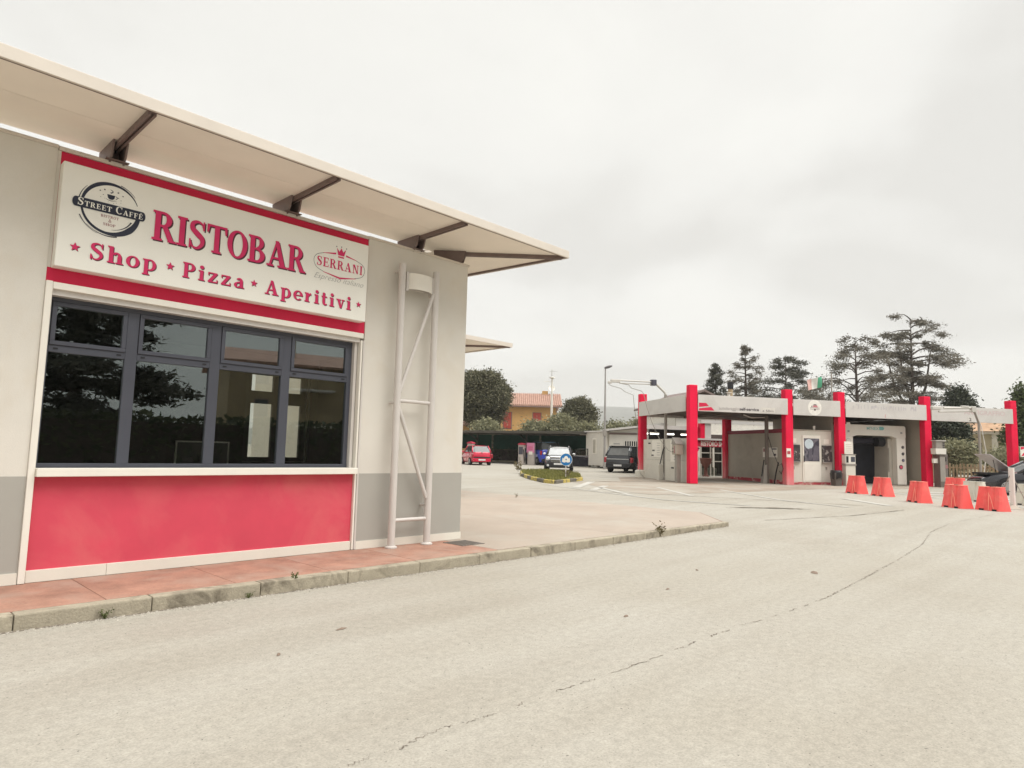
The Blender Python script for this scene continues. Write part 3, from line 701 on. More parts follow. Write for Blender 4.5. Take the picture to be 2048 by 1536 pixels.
GL = {
 'I': (0.37, st(0.085, 0, 1)),
 'R': (0.86, st(0.085, 0, 1, top='l') + g_ring(0.38, 0.735, 0.31, 0.265, 0.2, 0.085, -90, 90, 14) + g_rect(0.28, 0.915, 0.385, 1) + g_rect(0.28, 0.47, 0.385, 0.555)
      + g_poly((0.34, 0.5), (0.54, 0.5), (0.80, 0.04), (0.58, 0.04)) + g_rect(0.57, 0, 0.87, 0.075)),
 'P': (0.72, st(0.085, 0, 1, top='l') + g_ring(0.38, 0.72, 0.31, 0.28, 0.2, 0.085, -90, 90, 14) + g_rect(0.28, 0.915, 0.385, 1) + g_rect(0.28, 0.44, 0.385, 0.525)),
 'B': (0.80, st(0.085, 0, 1, top='l', bot='l') + g_ring(0.38, 0.755, 0.29, 0.245, 0.19, 0.08, -90, 90, 14) + g_ring(0.38, 0.275, 0.36, 0.275, 0.21, 0.085, -90, 90, 14)
      + g_rect(0.28, 0.92, 0.385, 1) + g_rect(0.28, 0.475, 0.385, 0.555) + g_rect(0.28, 0, 0.385, 0.085)),
 'S': (0.70, g_path([(0.60, 0.74), (0.53, 0.90), (0.36, 0.965), (0.18, 0.88), (0.17, 0.70), (0.36, 0.54), (0.54, 0.40), (0.56, 0.20), (0.38, 0.035), (0.19, 0.08), (0.10, 0.26)],
                    [0.06, 0.07, 0.085, 0.15, 0.19, 0.21, 0.19, 0.15, 0.085, 0.07, 0.06]) + g_rect(0.575, 0.68, 0.635, 1.0) + g_rect(0.065, 0, 0.125, 0.32)),
 'T': (0.80, st(0.30, 0, 0.93, top='') + g_rect(0, 0.92, 0.80, 1) + g_poly((0, 0.70), (0.06, 0.70), (0.11, 0.92), (0, 0.92)) + g_poly((0.74, 0.70), (0.80, 0.70), (0.80, 0.92), (0.69, 0.92))),
 'O': (0.84, g_ring(0.42, 0.5, 0.42, 0.515, 0.2, 0.075, 0, 360, 32)),
 'C': (0.76, g_ring(0.42, 0.5, 0.42, 0.515, 0.19, 0.075, 48, 318, 28) + g_rect(0.66, 0.66, 0.72, 1.0)),
 'A': (0.92, g_poly((0.11, 0.05), (0.20, 0.05), (0.47, 0.98), (0.39, 0.98)) + g_poly((0.35, 1.0), (0.52, 1.0), (0.84, 0.05), (0.60, 0.05)) + g_rect(0.24, 0.29, 0.64, 0.37) + g_rect(0.0, 0, 0.32, 0.075) + g_rect(0.50, 0, 0.93, 0.075)),
 'E': (0.74, st(0.085, 0, 1, top='l', bot='l') + g_rect(0.28, 0.92, 0.68, 1) + g_rect(0.28, 0, 0.70, 0.08) + g_rect(0.28, 0.46, 0.54, 0.54) + g_rect(0.62, 0.74, 0.68, 0.92) + g_rect(0.64, 0.08, 0.70, 0.28) + g_rect(0.50, 0.36, 0.55, 0.64)),
 'F': (0.70, st(0.085, 0, 1, top='l') + g_rect(0.28, 0.92, 0.66, 1) + g_rect(0.28, 0.46, 0.52, 0.54) + g_rect(0.60, 0.74, 0.66, 0.92) + g_rect(0.48, 0.36, 0.53, 0.64)),
 'N': (0.90, st(0.12, 0, 0.95, 0.09) + st(0.68, 0, 0.97, 0.09, bot='') + g_poly((0.10, 1.0), (0.30, 1.0), (0.77, 0.0), (0.62, 0.0))),
 'H': (0.86, st(0.085, 0, 1) + st(0.58, 0, 1) + g_rect(0.28, 0.46, 0.58, 0.54)),
 'h': (0.76, st(0.085, 0, 1, top='l') + g_ring(0.45, 0.40, 0.25, 0.28, 0.18, 0.10, 0, 150, 14) + st(0.50, 0, 0.42, top='') ),
 'o': (0.68, g_ring(0.34, 0.33, 0.34, 0.355, 0.19, 0.08, 0, 360, 28)),
 'p': (0.74, st(0.085, -0.3, 0.67, top='l') + g_ring(0.37, 0.33, 0.34, 0.355, 0.19, 0.08, -130, 130, 24)),
 'i': (0.38, st(0.09, 0, 0.67, top='l') + [[(0.19 + 0.12 * math.cos(0.3927 * j), 0.88 + 0.12 * math.sin(0.3927 * j)) for j in range(16)]]),
 'z': (0.62, g_rect(0.03, 0.59, 0.57, 0.67) + g_rect(0.03, 0, 0.59, 0.08) + g_poly((0.03, 0.08), (0.24, 0.08), (0.57, 0.59), (0.36, 0.59)) + g_rect(0.03, 0.46, 0.09, 0.60) + g_rect(0.53, 0.07, 0.59, 0.22)),
 'a': (0.68, st(0.38, 0.0, 0.45, 0.19, top='', bot='r') + g_ring(0.35, 0.45, 0.22, 0.235, 0.19, 0.08, 0, 150, 14) + g_ring(0.26, 0.18, 0.23, 0.20, 0.17, 0.07, 60, 340, 22) + g_path([(0.22, 0.36), (0.40, 0.42)], [0.06, 0.06])),
 'e': (0.66, g_ring(0.34, 0.33, 0.34, 0.355, 0.19, 0.08, 0, 318, 28) + g_rect(0.14, 0.30, 0.67, 0.37)),
 'r': (0.56, st(0.085, 0, 0.67, top='l') + g_path([(0.26, 0.40), (0.36, 0.57), (0.47, 0.59)], [0.08, 0.12, 0.17])),
 't': (0.48, g_path([(0.19, 0.92), (0.19, 0.3), (0.21, 0.12), (0.32, 0.05), (0.44, 0.10)], [0.18, 0.19, 0.19, 0.12, 0.06]) + g_rect(0.01, 0.58, 0.43, 0.66)),
 'v': (0.66, g_poly((0.08, 0.64), (0.29, 0.64), (0.42, 0.0), (0.30, 0.0)) + g_poly((0.50, 0.64), (0.57, 0.64), (0.42, 0.0), (0.33, 0.0)) + g_rect(0.0, 0.6, 0.36, 0.67) + g_rect(0.42, 0.6, 0.66, 0.67)),
 ' ': (0.40, []),
}
def star_poly(cx, cy, r):
    return [[(cx + (r if i % 2 == 0 else r * 0.42) * math.sin(math.pi * i / 5), cy + (r if i % 2 == 0 else r * 0.42) * math.cos(math.pi * i / 5)) for i in range(10)]]
def serif_text(txt, x0, x1, z0, h, small=1.0, gap=0.09):
    """layers of polygons in sign coordinates; letters after a word's first are 'small' times as tall"""
    adv, first = [], True
    tot = 0
    for ch in txt:
        s = 1.0 if (first or small == 1.0) else small
        first = ch == ' '
        adv.append((ch, tot, s)); tot += (GL[ch.upper() if ch == 'È' else ch][0] if ch != 'È' else GL['E'][0]) * s + gap
    tot -= gap; kx = (x1 - x0) / tot
    out = []; letters = []
    for ch, a, s in adv:
        one = []
        gl = GL['E' if ch == 'È' else ch][1]
        if ch == 'È': gl = gl + g_poly((0.22, 1.28), (0.40, 1.28), (0.50, 1.08), (0.42, 1.08))
        for layer in gl:
            polys = layer if isinstance(layer[0], list) else [layer]
            one.append([[(x0 + (a + p[0] * s) * kx, z0 + p[1] * s * h) for p in q] for q in polys])
        if one: letters.append(one)
    return letters
def flat(layers, y, dx=0.0, dz=0.0, step=0.00025):
    """layers laid on the plane y (facing -y), each a hair in front of the last"""
    b = MB(); k_ = 0
    for layer in layers:
        polys = layer if isinstance(layer[0], list) else [layer]
        for q in polys: b.add([(p[0] + dx, y - step * (k_ % 9), p[1] + dz) for p in q], [tuple(range(len(q)))])
        k_ += 1
    bm = bmesh.new(); me = bpy.data.meshes.new('t'); me.from_pydata(b.v, [], b.f); bm.from_mesh(me)
    bmesh.ops.triangulate(bm, faces=bm.faces[:])
    for f in bm.faces:
        if f.normal.y > 0: f.normal_flip()
    bm.to_mesh(me); bm.free()
    o = MB(); o.v = [tuple(v.co) for v in me.vertices]; o.f = [tuple(p.vertices) for p in me.polygons]; bpy.data.meshes.remove(me)
    return o

# ------------------------------------------------------------------ cafe sign box
SY = 7.645
sign = thing('cafe_sign', 'long white RISTOBAR sign box with crimson lettering above the window', 'sign', (3.2, SY, 3.19))
part('box', MB().box(1.405, 4.975, SY, F + 0.010, 3.195, 4.262), m_signwhite, sign, bevel=0.006)
def word(txt, x0, x1, z0, h, sh=0.012, gap=0.09, star=None):
    L = serif_text(txt, x0, x1, z0, h, gap=gap)
    for one in L:
        let = part('letter', flat(one, SY - 0.006), m_pink, sign)
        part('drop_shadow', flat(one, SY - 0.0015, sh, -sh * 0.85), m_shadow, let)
def small_word(txt, x0, x1, z0, h, y, m, **kw):
    for one in serif_text(txt, x0, x1, z0, h, **kw): part('letter', flat(one, y), m, sign)
word('RISTOBAR', 2.245, 4.045, 3.672, 0.325, 0.016, gap=0.03)
word('Shop', 1.685, 2.32, 3.325, 0.175, 0.009, 0.16)
word('Pizza', 2.585, 3.285, 3.325, 0.172, 0.009, 0.15)
word('Aperitivi', 3.535, 4.735, 3.318, 0.175, 0.009, 0.15)
for cx, r in ((1.56, 0.048), (2.455, 0.046), (3.397, 0.045), (4.85, 0.042)):
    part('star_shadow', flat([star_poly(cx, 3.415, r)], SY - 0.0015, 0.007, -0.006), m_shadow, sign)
    part('star', flat([star_poly(cx, 3.415, r)], SY - 0.006), m_pink, sign)
# round cafe emblem: brushed ring, bar, cup, stars
cx, cz = 1.845, 3.885
def arc(r, w0, w1, a0, a1, n=26):
    out = []
    for i in range(n):
        f0, f1 = i / n, (i + 1) / n
        t0, t1 = math.radians(a0 + (a1 - a0) * f0), math.radians(a0 + (a1 - a0) * f1)
        wa, wb = w0 + (w1 - w0) * f0, w0 + (w1 - w0) * f1
        out.append([(cx + (r - wa / 2) * math.cos(t0), cz + (r - wa / 2) * math.sin(t0)), (cx + (r + wa / 2) * math.cos(t0), cz + (r + wa / 2) * math.sin(t0)),
                    (cx + (r + wb / 2) * math.cos(t1), cz + (r + wb / 2) * math.sin(t1)), (cx + (r - wb / 2) * math.cos(t1), cz + (r - wb / 2) * math.sin(t1))])
    return out
ringL = [arc(0.262, 0.006, 0.040, 22, 120), arc(0.262, 0.040, 0.020, 120, 185), arc(0.262, 0.020, 0.028, 185, 262), arc(0.262, 0.028, 0.062, 262, 315), arc(0.262, 0.062, 0.040, 315, 350),
         arc(0.292, 0.003, 0.010, 140, 172, 8), arc(0.300, 0.010, 0.002, 205, 250, 10), arc(0.290, 0.002, 0.012, 225, 285, 12), arc(0.218, 0.002, 0.014, 275, 335, 12), arc(0.282, 0.004, 0.008, 40, 75, 8)]
part('emblem_ring', flat(ringL, SY - 0.0015), m_navy, sign)
bar = [(1.502 + 0.03 * (1 - math.cos(math.radians(a))), 3.884 + 0.051 * math.sin(math.radians(a))) for a in range(-90, 91, 15)]
bar = [(2.172 - (p[0] - 1.502), p[1]) for p in bar] + [(p[0], p[1]) for p in reversed(bar)]
part('emblem_bar', flat([[bar]], SY - 0.006), m_navy, sign)
small_word('STREET CAFFÈ', 1.545, 2.145, 3.852, 0.078, SY - 0.010, m_signwhite, small=0.68, gap=0.10)
small_word('BISTROT', 1.76, 1.925, 3.785, 0.028, SY - 0.0015, m_pinkprint)
small_word('SHOP', 1.785, 1.90, 3.702, 0.028, SY - 0.0015, m_pinkprint)
vs, fs, w = text_mesh('&', 0.05)
part('emblem_lettering', MB().add([(1.83 + v[0], SY - 0.0015, 3.742 + v[1]) for v in vs], [f for f in fs]), m_pinkprint, sign)
cup = [[(1.80, 4.035), (1.875, 4.035), (1.868, 4.0), (1.85, 3.985), (1.825, 3.985), (1.808, 4.0)]]
part('emblem_cup', flat([cup, g_ring(1.88, 4.015, 0.018, 0.016, 0.006, 0.006, -90, 90, 8)[0], g_path([(1.79, 3.985), (1.835, 3.972), (1.89, 3.985)], [0.002, 0.006, 0.002])[0],
                     g_path([(1.825, 4.09), (1.85, 4.075), (1.845, 4.06), (1.83, 4.057), (1.84, 4.048)], [0.002, 0.008, 0.009, 0.006, 0.003])[0]], SY - 0.0015), m_navy, sign)
stars = [(1.735, 4.055, 0.010), (1.775, 4.075, 0.012), (1.765, 4.02, 0.007), (1.90, 4.075, 0.012), (1.945, 4.05, 0.010), (1.905, 4.02, 0.007), (1.93, 4.0, 0.006), (1.745, 3.99, 0.005), (1.78, 3.985, 0.004), (1.93, 3.975, 0.005), (1.815, 3.955, 0.004), (1.865, 3.952, 0.004), (1.89, 3.962, 0.004)]
for s_ in stars: part('emblem_star', flat([star_poly(*s_)], SY - 0.0015), m_navy, sign)
# coffee roaster's mark: oval outline, crown, name
ox0, ox1, oc = 4.158, 4.925, 3.890
lines_ = [g_path([(4.30, 4.005), (4.20, 3.965), (4.16, 3.89), (4.20, 3.80), (4.31, 3.755)], [0.006, 0.005, 0.005, 0.005, 0.006])[0],
          g_path([(4.78, 4.005), (4.885, 3.965), (4.925, 3.89), (4.885, 3.80), (4.77, 3.755)], [0.006, 0.005, 0.005, 0.005, 0.006])[0]]
part('emblem_outline', flat(lines_, SY - 0.0015), m_navy, sign)
red_ = [[(4.29, 4.008), (4.29, 4.002), (4.475, 4.022), (4.475, 4.046)], [(4.79, 4.008), (4.79, 4.002), (4.625, 4.022), (4.625, 4.046)], [(4.30, 3.758), (4.30, 3.751), (4.545, 3.702), (4.545, 3.726)], [(4.79, 3.758), (4.79, 3.751), (4.545, 3.702), (4.545, 3.726)]]
for q in red_: part('emblem_wedge', flat([[q]], SY - 0.0025), m_pink, sign)
part('emblem_crown', flat([[[(4.505, 4.02), (4.597, 4.02), (4.622, 4.118), (4.58, 4.07), (4.552, 4.125), (4.522, 4.07), (4.482, 4.118)]], [[(4.508, 3.988), (4.594, 3.988), (4.596, 4.008), (4.506, 4.008)]]], SY - 0.0025), m_pink, sign)
for px, dz in ((4.478, 0), (4.552, 0.008), (4.626, 0)): part('emblem_bead', flat([[[(px + 0.008 * math.cos(t * 0.785), 4.132 + dz + 0.008 * math.sin(t * 0.785)) for t in range(8)]]], SY - 0.0025), m_navy, sign)
small_word('SERRANI', 4.20, 4.888, 3.826, 0.122, SY - 0.0015, m_pink, gap=0.12)
vs, fs, w = text_mesh('Espresso italiano', 0.10, bold=-0.0012, shear=0.45)
s_ = 0.75 / w
part('emblem_lettering', MB().add([(4.165 + v[0] * s_, SY - 0.0015, 3.655 + v[1] * s_ * 0.95) for v in vs], fs), m_greyprint, sign)
# ------------------------------------------------------------------ car wash
random.seed(11)
CWA = math.atan2(-0.547, 0.837)
CW = (27.65, 15.24, 0.21)
m_cwred = mat('pillar_red', (0.74, 0.010, 0.055), 0.6, 0.05, 1.4, spec=0.15)
def faded_red():
    """red paint bleached and chipped to pink near the foot"""
    m = mat('pillar_red_faded', (0.74, 0.010, 0.055), 0.6, 0.05, 1.4, spec=0.15)
    n, l = m.node_tree.nodes, m.node_tree.links; p = n['Principled BSDF']
    src = p.inputs['Base Color'].links[0].from_socket
    tc = n.new('ShaderNodeTexCoord'); sp = n.new('ShaderNodeSeparateXYZ'); l.new(tc.outputs['Object'], sp.inputs[0])
    mr = n.new('ShaderNodeMapRange'); mr.inputs[1].default_value = 1.7; mr.inputs[2].default_value = 0.0; l.new(sp.outputs[2], mr.inputs[0])
    ns = n.new('ShaderNodeTexNoise'); ns.inputs['Scale'].default_value = 3.0; ns.inputs['Detail'].default_value = 6
    mp = n.new('ShaderNodeMapping'); mp.inputs['Scale'].default_value = (3, 3, 0.5); l.new(tc.outputs['Object'], mp.inputs[0]); l.new(mp.outputs[0], ns.inputs['Vector'])
    ml = n.new('ShaderNodeMath'); ml.operation = 'MULTIPLY'; l.new(mr.outputs[0], ml.inputs[0]); l.new(ns.outputs['Fac'], ml.inputs[1])
    m2_ = n.new('ShaderNodeMath'); m2_.operation = 'MULTIPLY'; m2_.inputs[1].default_value = 1.25; m2_.use_clamp = True; l.new(ml.outputs[0], m2_.inputs[0])
    mx = n.new('ShaderNodeMixRGB'); l.new(m2_.outputs[0], mx.inputs[0]); l.new(src, mx.inputs[1]); mx.inputs[2].default_value = (0.66, 0.34, 0.33, 1)
    l.new(mx.outputs[0], p.inputs['Base Color']); return m
m_cwfade = faded_red()
m_cwfascia = mat('weathered_white_fascia', S(199, 195, 190), 0.6, 0.04, 0.8, stain=(S(182, 176, 170), 0.7, 0.5, 0.75))
m_cwpanel = mat('off_white_panel', S(205, 200, 188), 0.6, 0.04, 1.0, stain=(S(190, 182, 168), 1.1, 0.55, 0.8))
m_cwgrey = mat('grey_partition', S(172, 164, 150), 0.7, 0.05, 0.8, stain=(S(150, 142, 128), 0.8, 0.5, 0.8))
m_post = mat('grey_post', S(150, 144, 136), 0.6, 0.05, 3)
m_galv = mat('galvanised_arm', S(190, 186, 178), 0.5, 0.05, 4, spec=0.5)
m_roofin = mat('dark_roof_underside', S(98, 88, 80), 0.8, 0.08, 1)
m_redbase = mat('peeling_red_base', (0.42, 0.06, 0.075), 0.8, 0.1, 3, stain=((0.55, 0.36, 0.32), 3.2, 0.5, 0.58))
cw = thing('car_wash', 'long white-fascia car wash with bright red square pillars', 'car wash', CW, CWA)
def cp(name, mb, m, parent=cw, **kw): return mb.build(name, m, parent, **kw)
PU = [0.0, 4.96, 7.84, 12.82, 18.17]
for i, u in enumerate(PU):
    cp('pillar', MB().box(u - 0.2, u + 0.2, -0.17, 0.17, 0, 4.52), [m_cwred, m_cwfade, m_cwred, m_cwred, m_cwred][i], bevel=0.03, seg=2)
cp('pillar', MB().box(-0.19, 0.19, 5.35, 5.69, 0, 4.52), m_cwfade, bevel=0.03, seg=2)
cp('pillar', MB().box(4.76, 5.16, 5.2, 5.54, 0, 3.3), m_cwfade, bevel=0.03, seg=2)
cp('pillar', MB().box(12.62, 13.02, 5.2, 5.54, 0, 3.3), m_cwred, bevel=0.03, seg=2)
FZ0, FZ1 = 3.31, 4.07
for a, b_ in zip(PU[:-1], PU[1:]):
    cp('fascia_panel', MB().box(a + 0.205, b_ - 0.10, -0.21, -0.172, FZ0, FZ1), m_cwfascia, bevel=0.006)
cp('fascia_panel', MB().box(-0.24, -0.20, 0.19, 5.46, FZ0, FZ1), m_cwfascia, bevel=0.006)
cp('fascia_panel', MB().box(0.22, 12.6, 5.72, 5.76, FZ0, FZ1), m_cwfascia, bevel=0.006)
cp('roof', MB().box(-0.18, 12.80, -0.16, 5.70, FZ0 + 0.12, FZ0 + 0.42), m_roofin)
for u in (2.5, 6.4, 10.3): cp('roof_beam', MB().box(u - 0.08, u + 0.08, 0.2, 5.5, FZ0 - 0.02, FZ0 + 0.118), m_roofin)
cp('portal_beam', MB().box(13.03, 17.96, -0.168, -0.02, FZ0 + 0.05, FZ1 - 0.05), m_cwfascia)
# white screen wall along the open side
for a, b_ in ((0.28, 2.70), (2.98, 5.30)):
    for z0, z1 in ((0.03, 1.02), (1.025, 2.06)):
        cp('screen_panel', MB().box(-0.03, 0.02, a, b_, z0, z1), m_cwpanel, bevel=0.004)
# partition walls
cp('partition', MB().box(4.93, 5.0, 0.18, 5.19, 0.20, 2.47), m_cwgrey)
cp('partition_base', MB().box(4.905, 5.02, 0.175, 5.195, 0.0, 0.20), m_redbase)
cp('partition_rail', MB().box(4.90, 5.02, 0.175, 5.195, 2.475, 2.66), mat('dark_red_rail', (0.22, 0.02, 0.035), 0.6))
cp('partition', MB().box(12.76, 12.86, 0.175, 5.19, 0.0, FZ0 + 0.11), m_cwgrey)
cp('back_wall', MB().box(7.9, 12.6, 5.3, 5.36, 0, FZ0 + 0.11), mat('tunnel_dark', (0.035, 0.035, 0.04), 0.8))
cp('partition', MB().box(7.80, 7.88, 0.5, 5.3, 0, FZ0 + 0.11), m_cwgrey)
# technical room with door
cp('room_wall', MB().box(5.17, 7.63, 0.32, 0.38, 0.14, 2.60), m_cwpanel)
cp('room_base', MB().box(5.17, 7.63, 0.30, 0.38, 0.0, 0.138), m_redbase)
cp('room_roof', MB().box(5.05, 7.78, 0.30, 5.2, 2.602, 2.66), m_cwgrey)
dr = cp('door', MB().box(5.98, 6.98, 0.285, 0.318, 0.14, 2.38), m_white, bevel=0.01)
cp('door_panel', MB().box(6.06, 6.90, 0.272, 0.284, 0.2, 1.02), m_white, dr, bevel=0.005)
cp('handle', MB().box(6.03, 6.055, 0.24, 0.283, 1.1, 1.4), m_black, dr)
# picture on the door: pale seats with a bright disc
cp('poster', MB().box(6.06, 6.90, 0.276, 0.284, 1.14, 2.24), mat('poster_grey', S(120, 116, 124), 0.5, 0.2, 2.5, stain=(S(60, 58, 70), 3, 0.45, 0.55)), dr)
sh = MB(); sh.prism([(6.5, 1.16), (6.84, 1.2), (6.88, 1.75), (6.7, 1.95), (6.58, 1.7)], 'y', 0.270, 0.2755); sh.prism([(6.28, 1.18), (6.46, 1.2), (6.5, 1.72), (6.36, 1.78), (6.3, 1.5)], 'y', 0.271, 0.2755)
cp('poster_seat', sh, mat('poster_seat', S(98, 94, 104), 0.5, 0.15, 4), dr)
cp('poster_disc', MB().disc((6.33, 0.2740, 1.97), 0.24, (0, -1, 0)), mat('poster_pale_blue', S(196, 208, 214), 0.5), dr)
for y, (a, b_) in ((0, (5.26, 5.83)), (1, (7.06, 7.58))):
    w_ = cp('machine_bay', MB().box(a, b_, 0.26, 0.318, 1.12, 1.92), mat('machine_dark', S(70, 66, 66), 0.5, 0.3, 6, stain=(S(150, 146, 140), 5, 0.55, 0.6)))
    cp('shelf', MB().box(a - 0.01, b_ + 0.01, 0.22, 0.318, 1.07, 1.118), m_post, w_)
    cp('bracket', MB().box(a + 0.2, a + 0.26, 0.28, 0.318, 0.75, 0.88), m_post, w_)
    cp('notice', MB().box(a + 0.1, a + 0.4, 0.305, 0.318, 2.0, 2.22), m_white, w_)
cp('vent_pipe', MB().tube([(6.75, 0.45, 2.66), (6.75, 0.45, 2.86)], 0.06, 10), m_white)
cp('vent_pipe', MB().tube([(2.6, 1.2, FZ1 - 0.3), (2.6, 1.2, FZ1 + 0.26)], 0.07, 10).tube([(2.6, 1.2, FZ1 + 0.28), (2.6, 1.2, FZ1 + 0.31)], 0.13, 10), m_white)
# marks on the fascia
def cw_text(txt, u0, u1, z0, z1, m, y=-0.2125, bold=0.0):
    vs, fs, w = text_mesh(txt, 1.0, bold=bold)
    h = max(v[1] for v in vs)
    cp('lettering', MB().add([(u0 + v[0] / w * (u1 - u0), y, z0 + v[1] / h * (z1 - z0)) for v in vs], fs), m)
cw_text('autolavaggio', 1.25, 2.28, 3.42, 3.56, mat('grey_letters', S(165, 158, 154), 0.6), bold=0.02)
cw_text('self-service', 2.3, 3.32, 3.42, 3.56, mat('dark_letters', S(82, 76, 80), 0.6), bold=0.03)
cp('notice', MB().box(3.42, 4.15, -0.2165, -0.2115, 3.36, 3.60), mat('notice_white', S(205, 200, 192), 0.6))
cw_text('a 50m', 3.50, 4.08, 3.40, 3.50, mat('dark_letters', S(82, 76, 80)), y=-0.218)
cp('chevron', flat([[[(0.24, 3.70), (0.60, 3.70), (0.74, 3.56), (0.24, 3.50)]]], -0.2125), m_redband)
cp('chevron', flat([[[(0.24, 3.44), (0.86, 3.52), (1.02, 3.36), (0.24, 3.34)]]], -0.2125), m_redband)
cp('roundel', MB().disc((6.32, -0.2125, 3.70), 0.375, (0, -1, 0)), mat('roundel_white', S(226, 222, 214), 0.5))
cp('roundel_mark', flat([[[(6.12, 3.72), (6.16, 3.80), (6.19, 3.80), (6.19, 3.72)]], [[(6.22, 3.81), (6.27, 3.86), (6.40, 3.86), (6.44, 3.81)]], [[(6.06, 3.675), (6.58, 3.675), (6.58, 3.695), (6.06, 3.695)]], [[(6.06, 3.62), (6.25, 3.60), (6.25, 3.61), (6.06, 3.64)]], [[(6.38, 3.60), (6.58, 3.62), (6.58, 3.635), (6.38, 3.615)]], [[(6.26, 3.64), (6.38, 3.64), (6.36, 3.56), (6.28, 3.56)]]], -0.2145), mat('roundel_dark', S(88, 62, 66), 0.6))
cp('roundel_mark', flat([[[(6.21, 3.72), (6.23, 3.80), (6.44, 3.80), (6.50, 3.72)]]], -0.2165), mat('roundel_pink', S(196, 120, 128), 0.6))
gh = mat('ghost_letters', S(184, 179, 180), 0.6, 0.04, 6); rgh = random.Random(9); u_ = 8.45
while u_ < 12.1:                      # traces left by removed letters, no longer readable
    w_ = rgh.uniform(0.03, 0.06)
    if rgh.random() < 0.8: cp('letter_trace', MB().box(u_, u_ + w_, -0.2125, -0.2105, 3.74, 3.74 + rgh.uniform(0.14, 0.22)), gh)
    if rgh.random() < 0.45: cp('letter_trace', MB().box(u_ + w_, u_ + w_ + 0.1, -0.2125, -0.2105, 3.74 + rgh.choice((0, 0.09, 0.17)), 3.77 + rgh.choice((0.0, 0.09, 0.17)) + 0.01), gh)
    u_ += rgh.uniform(0.12, 0.2)
cw_text('1', 10.2, 10.30, 3.34, 3.52, mat('faded_red_digit', S(200, 140, 138), 0.6))
cp('notice', MB().box(15.2, 15.5, -0.2165, -0.2115, 3.34, 3.56), mat('notice_white', S(205, 200, 192)))
cw_text('2', 15.27, 15.43, 3.37, 3.53, mat('dark_letters', S(82, 76, 80)), y=-0.219, bold=0.02)
cw_text('ANTIGRAFFIO', 15.0, 17.55, 3.70, 3.93, mat('pink_letters', S(196, 178, 176), 0.6), bold=0.02)
# instruction boards on the screen wall and the partition
def side_board(u, v0, v1, z0, z1, m, parent=cw, name='notice'): return cp(name, MB().box(u - 0.008, u, v0, v1, z0, z1), m, parent)
side_board(-0.031, 3.2, 4.2, 1.15, 2.0, m_white); side_board(-0.031, 1.45, 2.1, 0.95, 2.0, m_white)
dk = mat('dark_letters', S(82, 76, 80))
for k_ in range(6): side_board(-0.04, 3.28, 3.62, 1.25 + k_ * 0.12, 1.262 + k_ * 0.12, dk, name='text_line')
for k_ in range(7): side_board(-0.04, 1.50, 1.72, 1.05 + k_ * 0.125, 1.075 + k_ * 0.125, dk, name='text_line')
for v_, z_ in ((4.4, 1.82), (3.9, 1.45), (4.0, 1.2), (1.3, 0.75), (1.75, 0.62)): side_board(-0.031, v_, v_ + 0.28, z_, z_ + 0.07, m_black, name='hook')
cp('notice', MB().box(4.92, 4.929, 0.75, 1.95, 1.28, 1.76), m_white)
cp('notice', MB().box(4.913, 4.919, 1.62, 1.9, 1.55, 1.72), m_pinkprint)
cp('notice', MB().box(4.913, 4.919, 0.8, 1.15, 1.66, 1.72), dk)
cp('notice', MB().box(4.913, 4.919, 0.85, 1.05, 1.36, 1.46), dk)
cp('notice', MB().box(4.77, 5.0, -0.19, -0.174, 1.30, 1.72), m_white)
cp('notice', MB().box(4.8, 4.97, -0.196, -0.191, 1.45, 1.6), m_redbase)

# rollover machine
ro = thing('wash_machine', 'white rollover wash gantry with dark opening under the car wash fascia', 'wash machine', Vector(CW) + Matrix.Rotation(CWA, 3, 'Z') @ Vector((10.33, 0.6, 0)), CWA)
m_mach = mat('machine_white', S(220, 216, 206), 0.4, 0.03, 1.5)
m_mach2 = mat('machine_inner', S(180, 174, 162), 0.5, 0.06, 1.5)
def leg(a, b_): return MB().box(a, b_, 0, 1.3, 0.08, 2.42)
MB().box(-1.83, -1.24, 0, 1.3, 0.06, 2.42).build('gantry_leg', m_mach, ro, bevel=0.03, seg=2)
MB().box(1.31, 1.86, 0, 1.3, 0.06, 2.42).build('gantry_leg', m_mach, ro, bevel=0.03, seg=2)
MB().prism([(-1.83, 2.424), (-1.24, 2.424), (-1.0, 2.50), (1.0, 2.50), (1.31, 2.40), (1.86, 2.424), (1.86, 2.96), (1.78, 3.02), (-1.76, 3.02), (-1.83, 2.96)], 'y', -0.005, 1.3).build('gantry_beam', m_mach, ro)
MB().prism([(1.0, 0.1), (1.308, 0.1), (1.308, 2.38), (1.06, 2.38)], 'y', 0.3, 1.25).build('inner_panel', m_mach2, ro)
MB().box(1.05, 1.09, 0.26, 0.30, 0.7, 1.9).build('brush_guard', m_post, ro)
MB().box(-1.24, 1.05, 1.2, 1.26, 0.02, 2.1).build('splash_curtain', mat('curtain_dark', (0.012, 0.013, 0.02), 0.7, 0.3, 3), ro)
MB().tube([(0.55, 0.55, 2.2), (0.95, 0.55, 2.2)], 0.24, 16).build('brush_motor', m_black, ro)
MB().tube([(-1.1, 0.75, 2.25), (0.5, 0.75, 2.25)], 0.16, 12).build('top_brush', mat('brush_dark', (0.03, 0.03, 0.045), 0.9, 0.3, 20), ro)
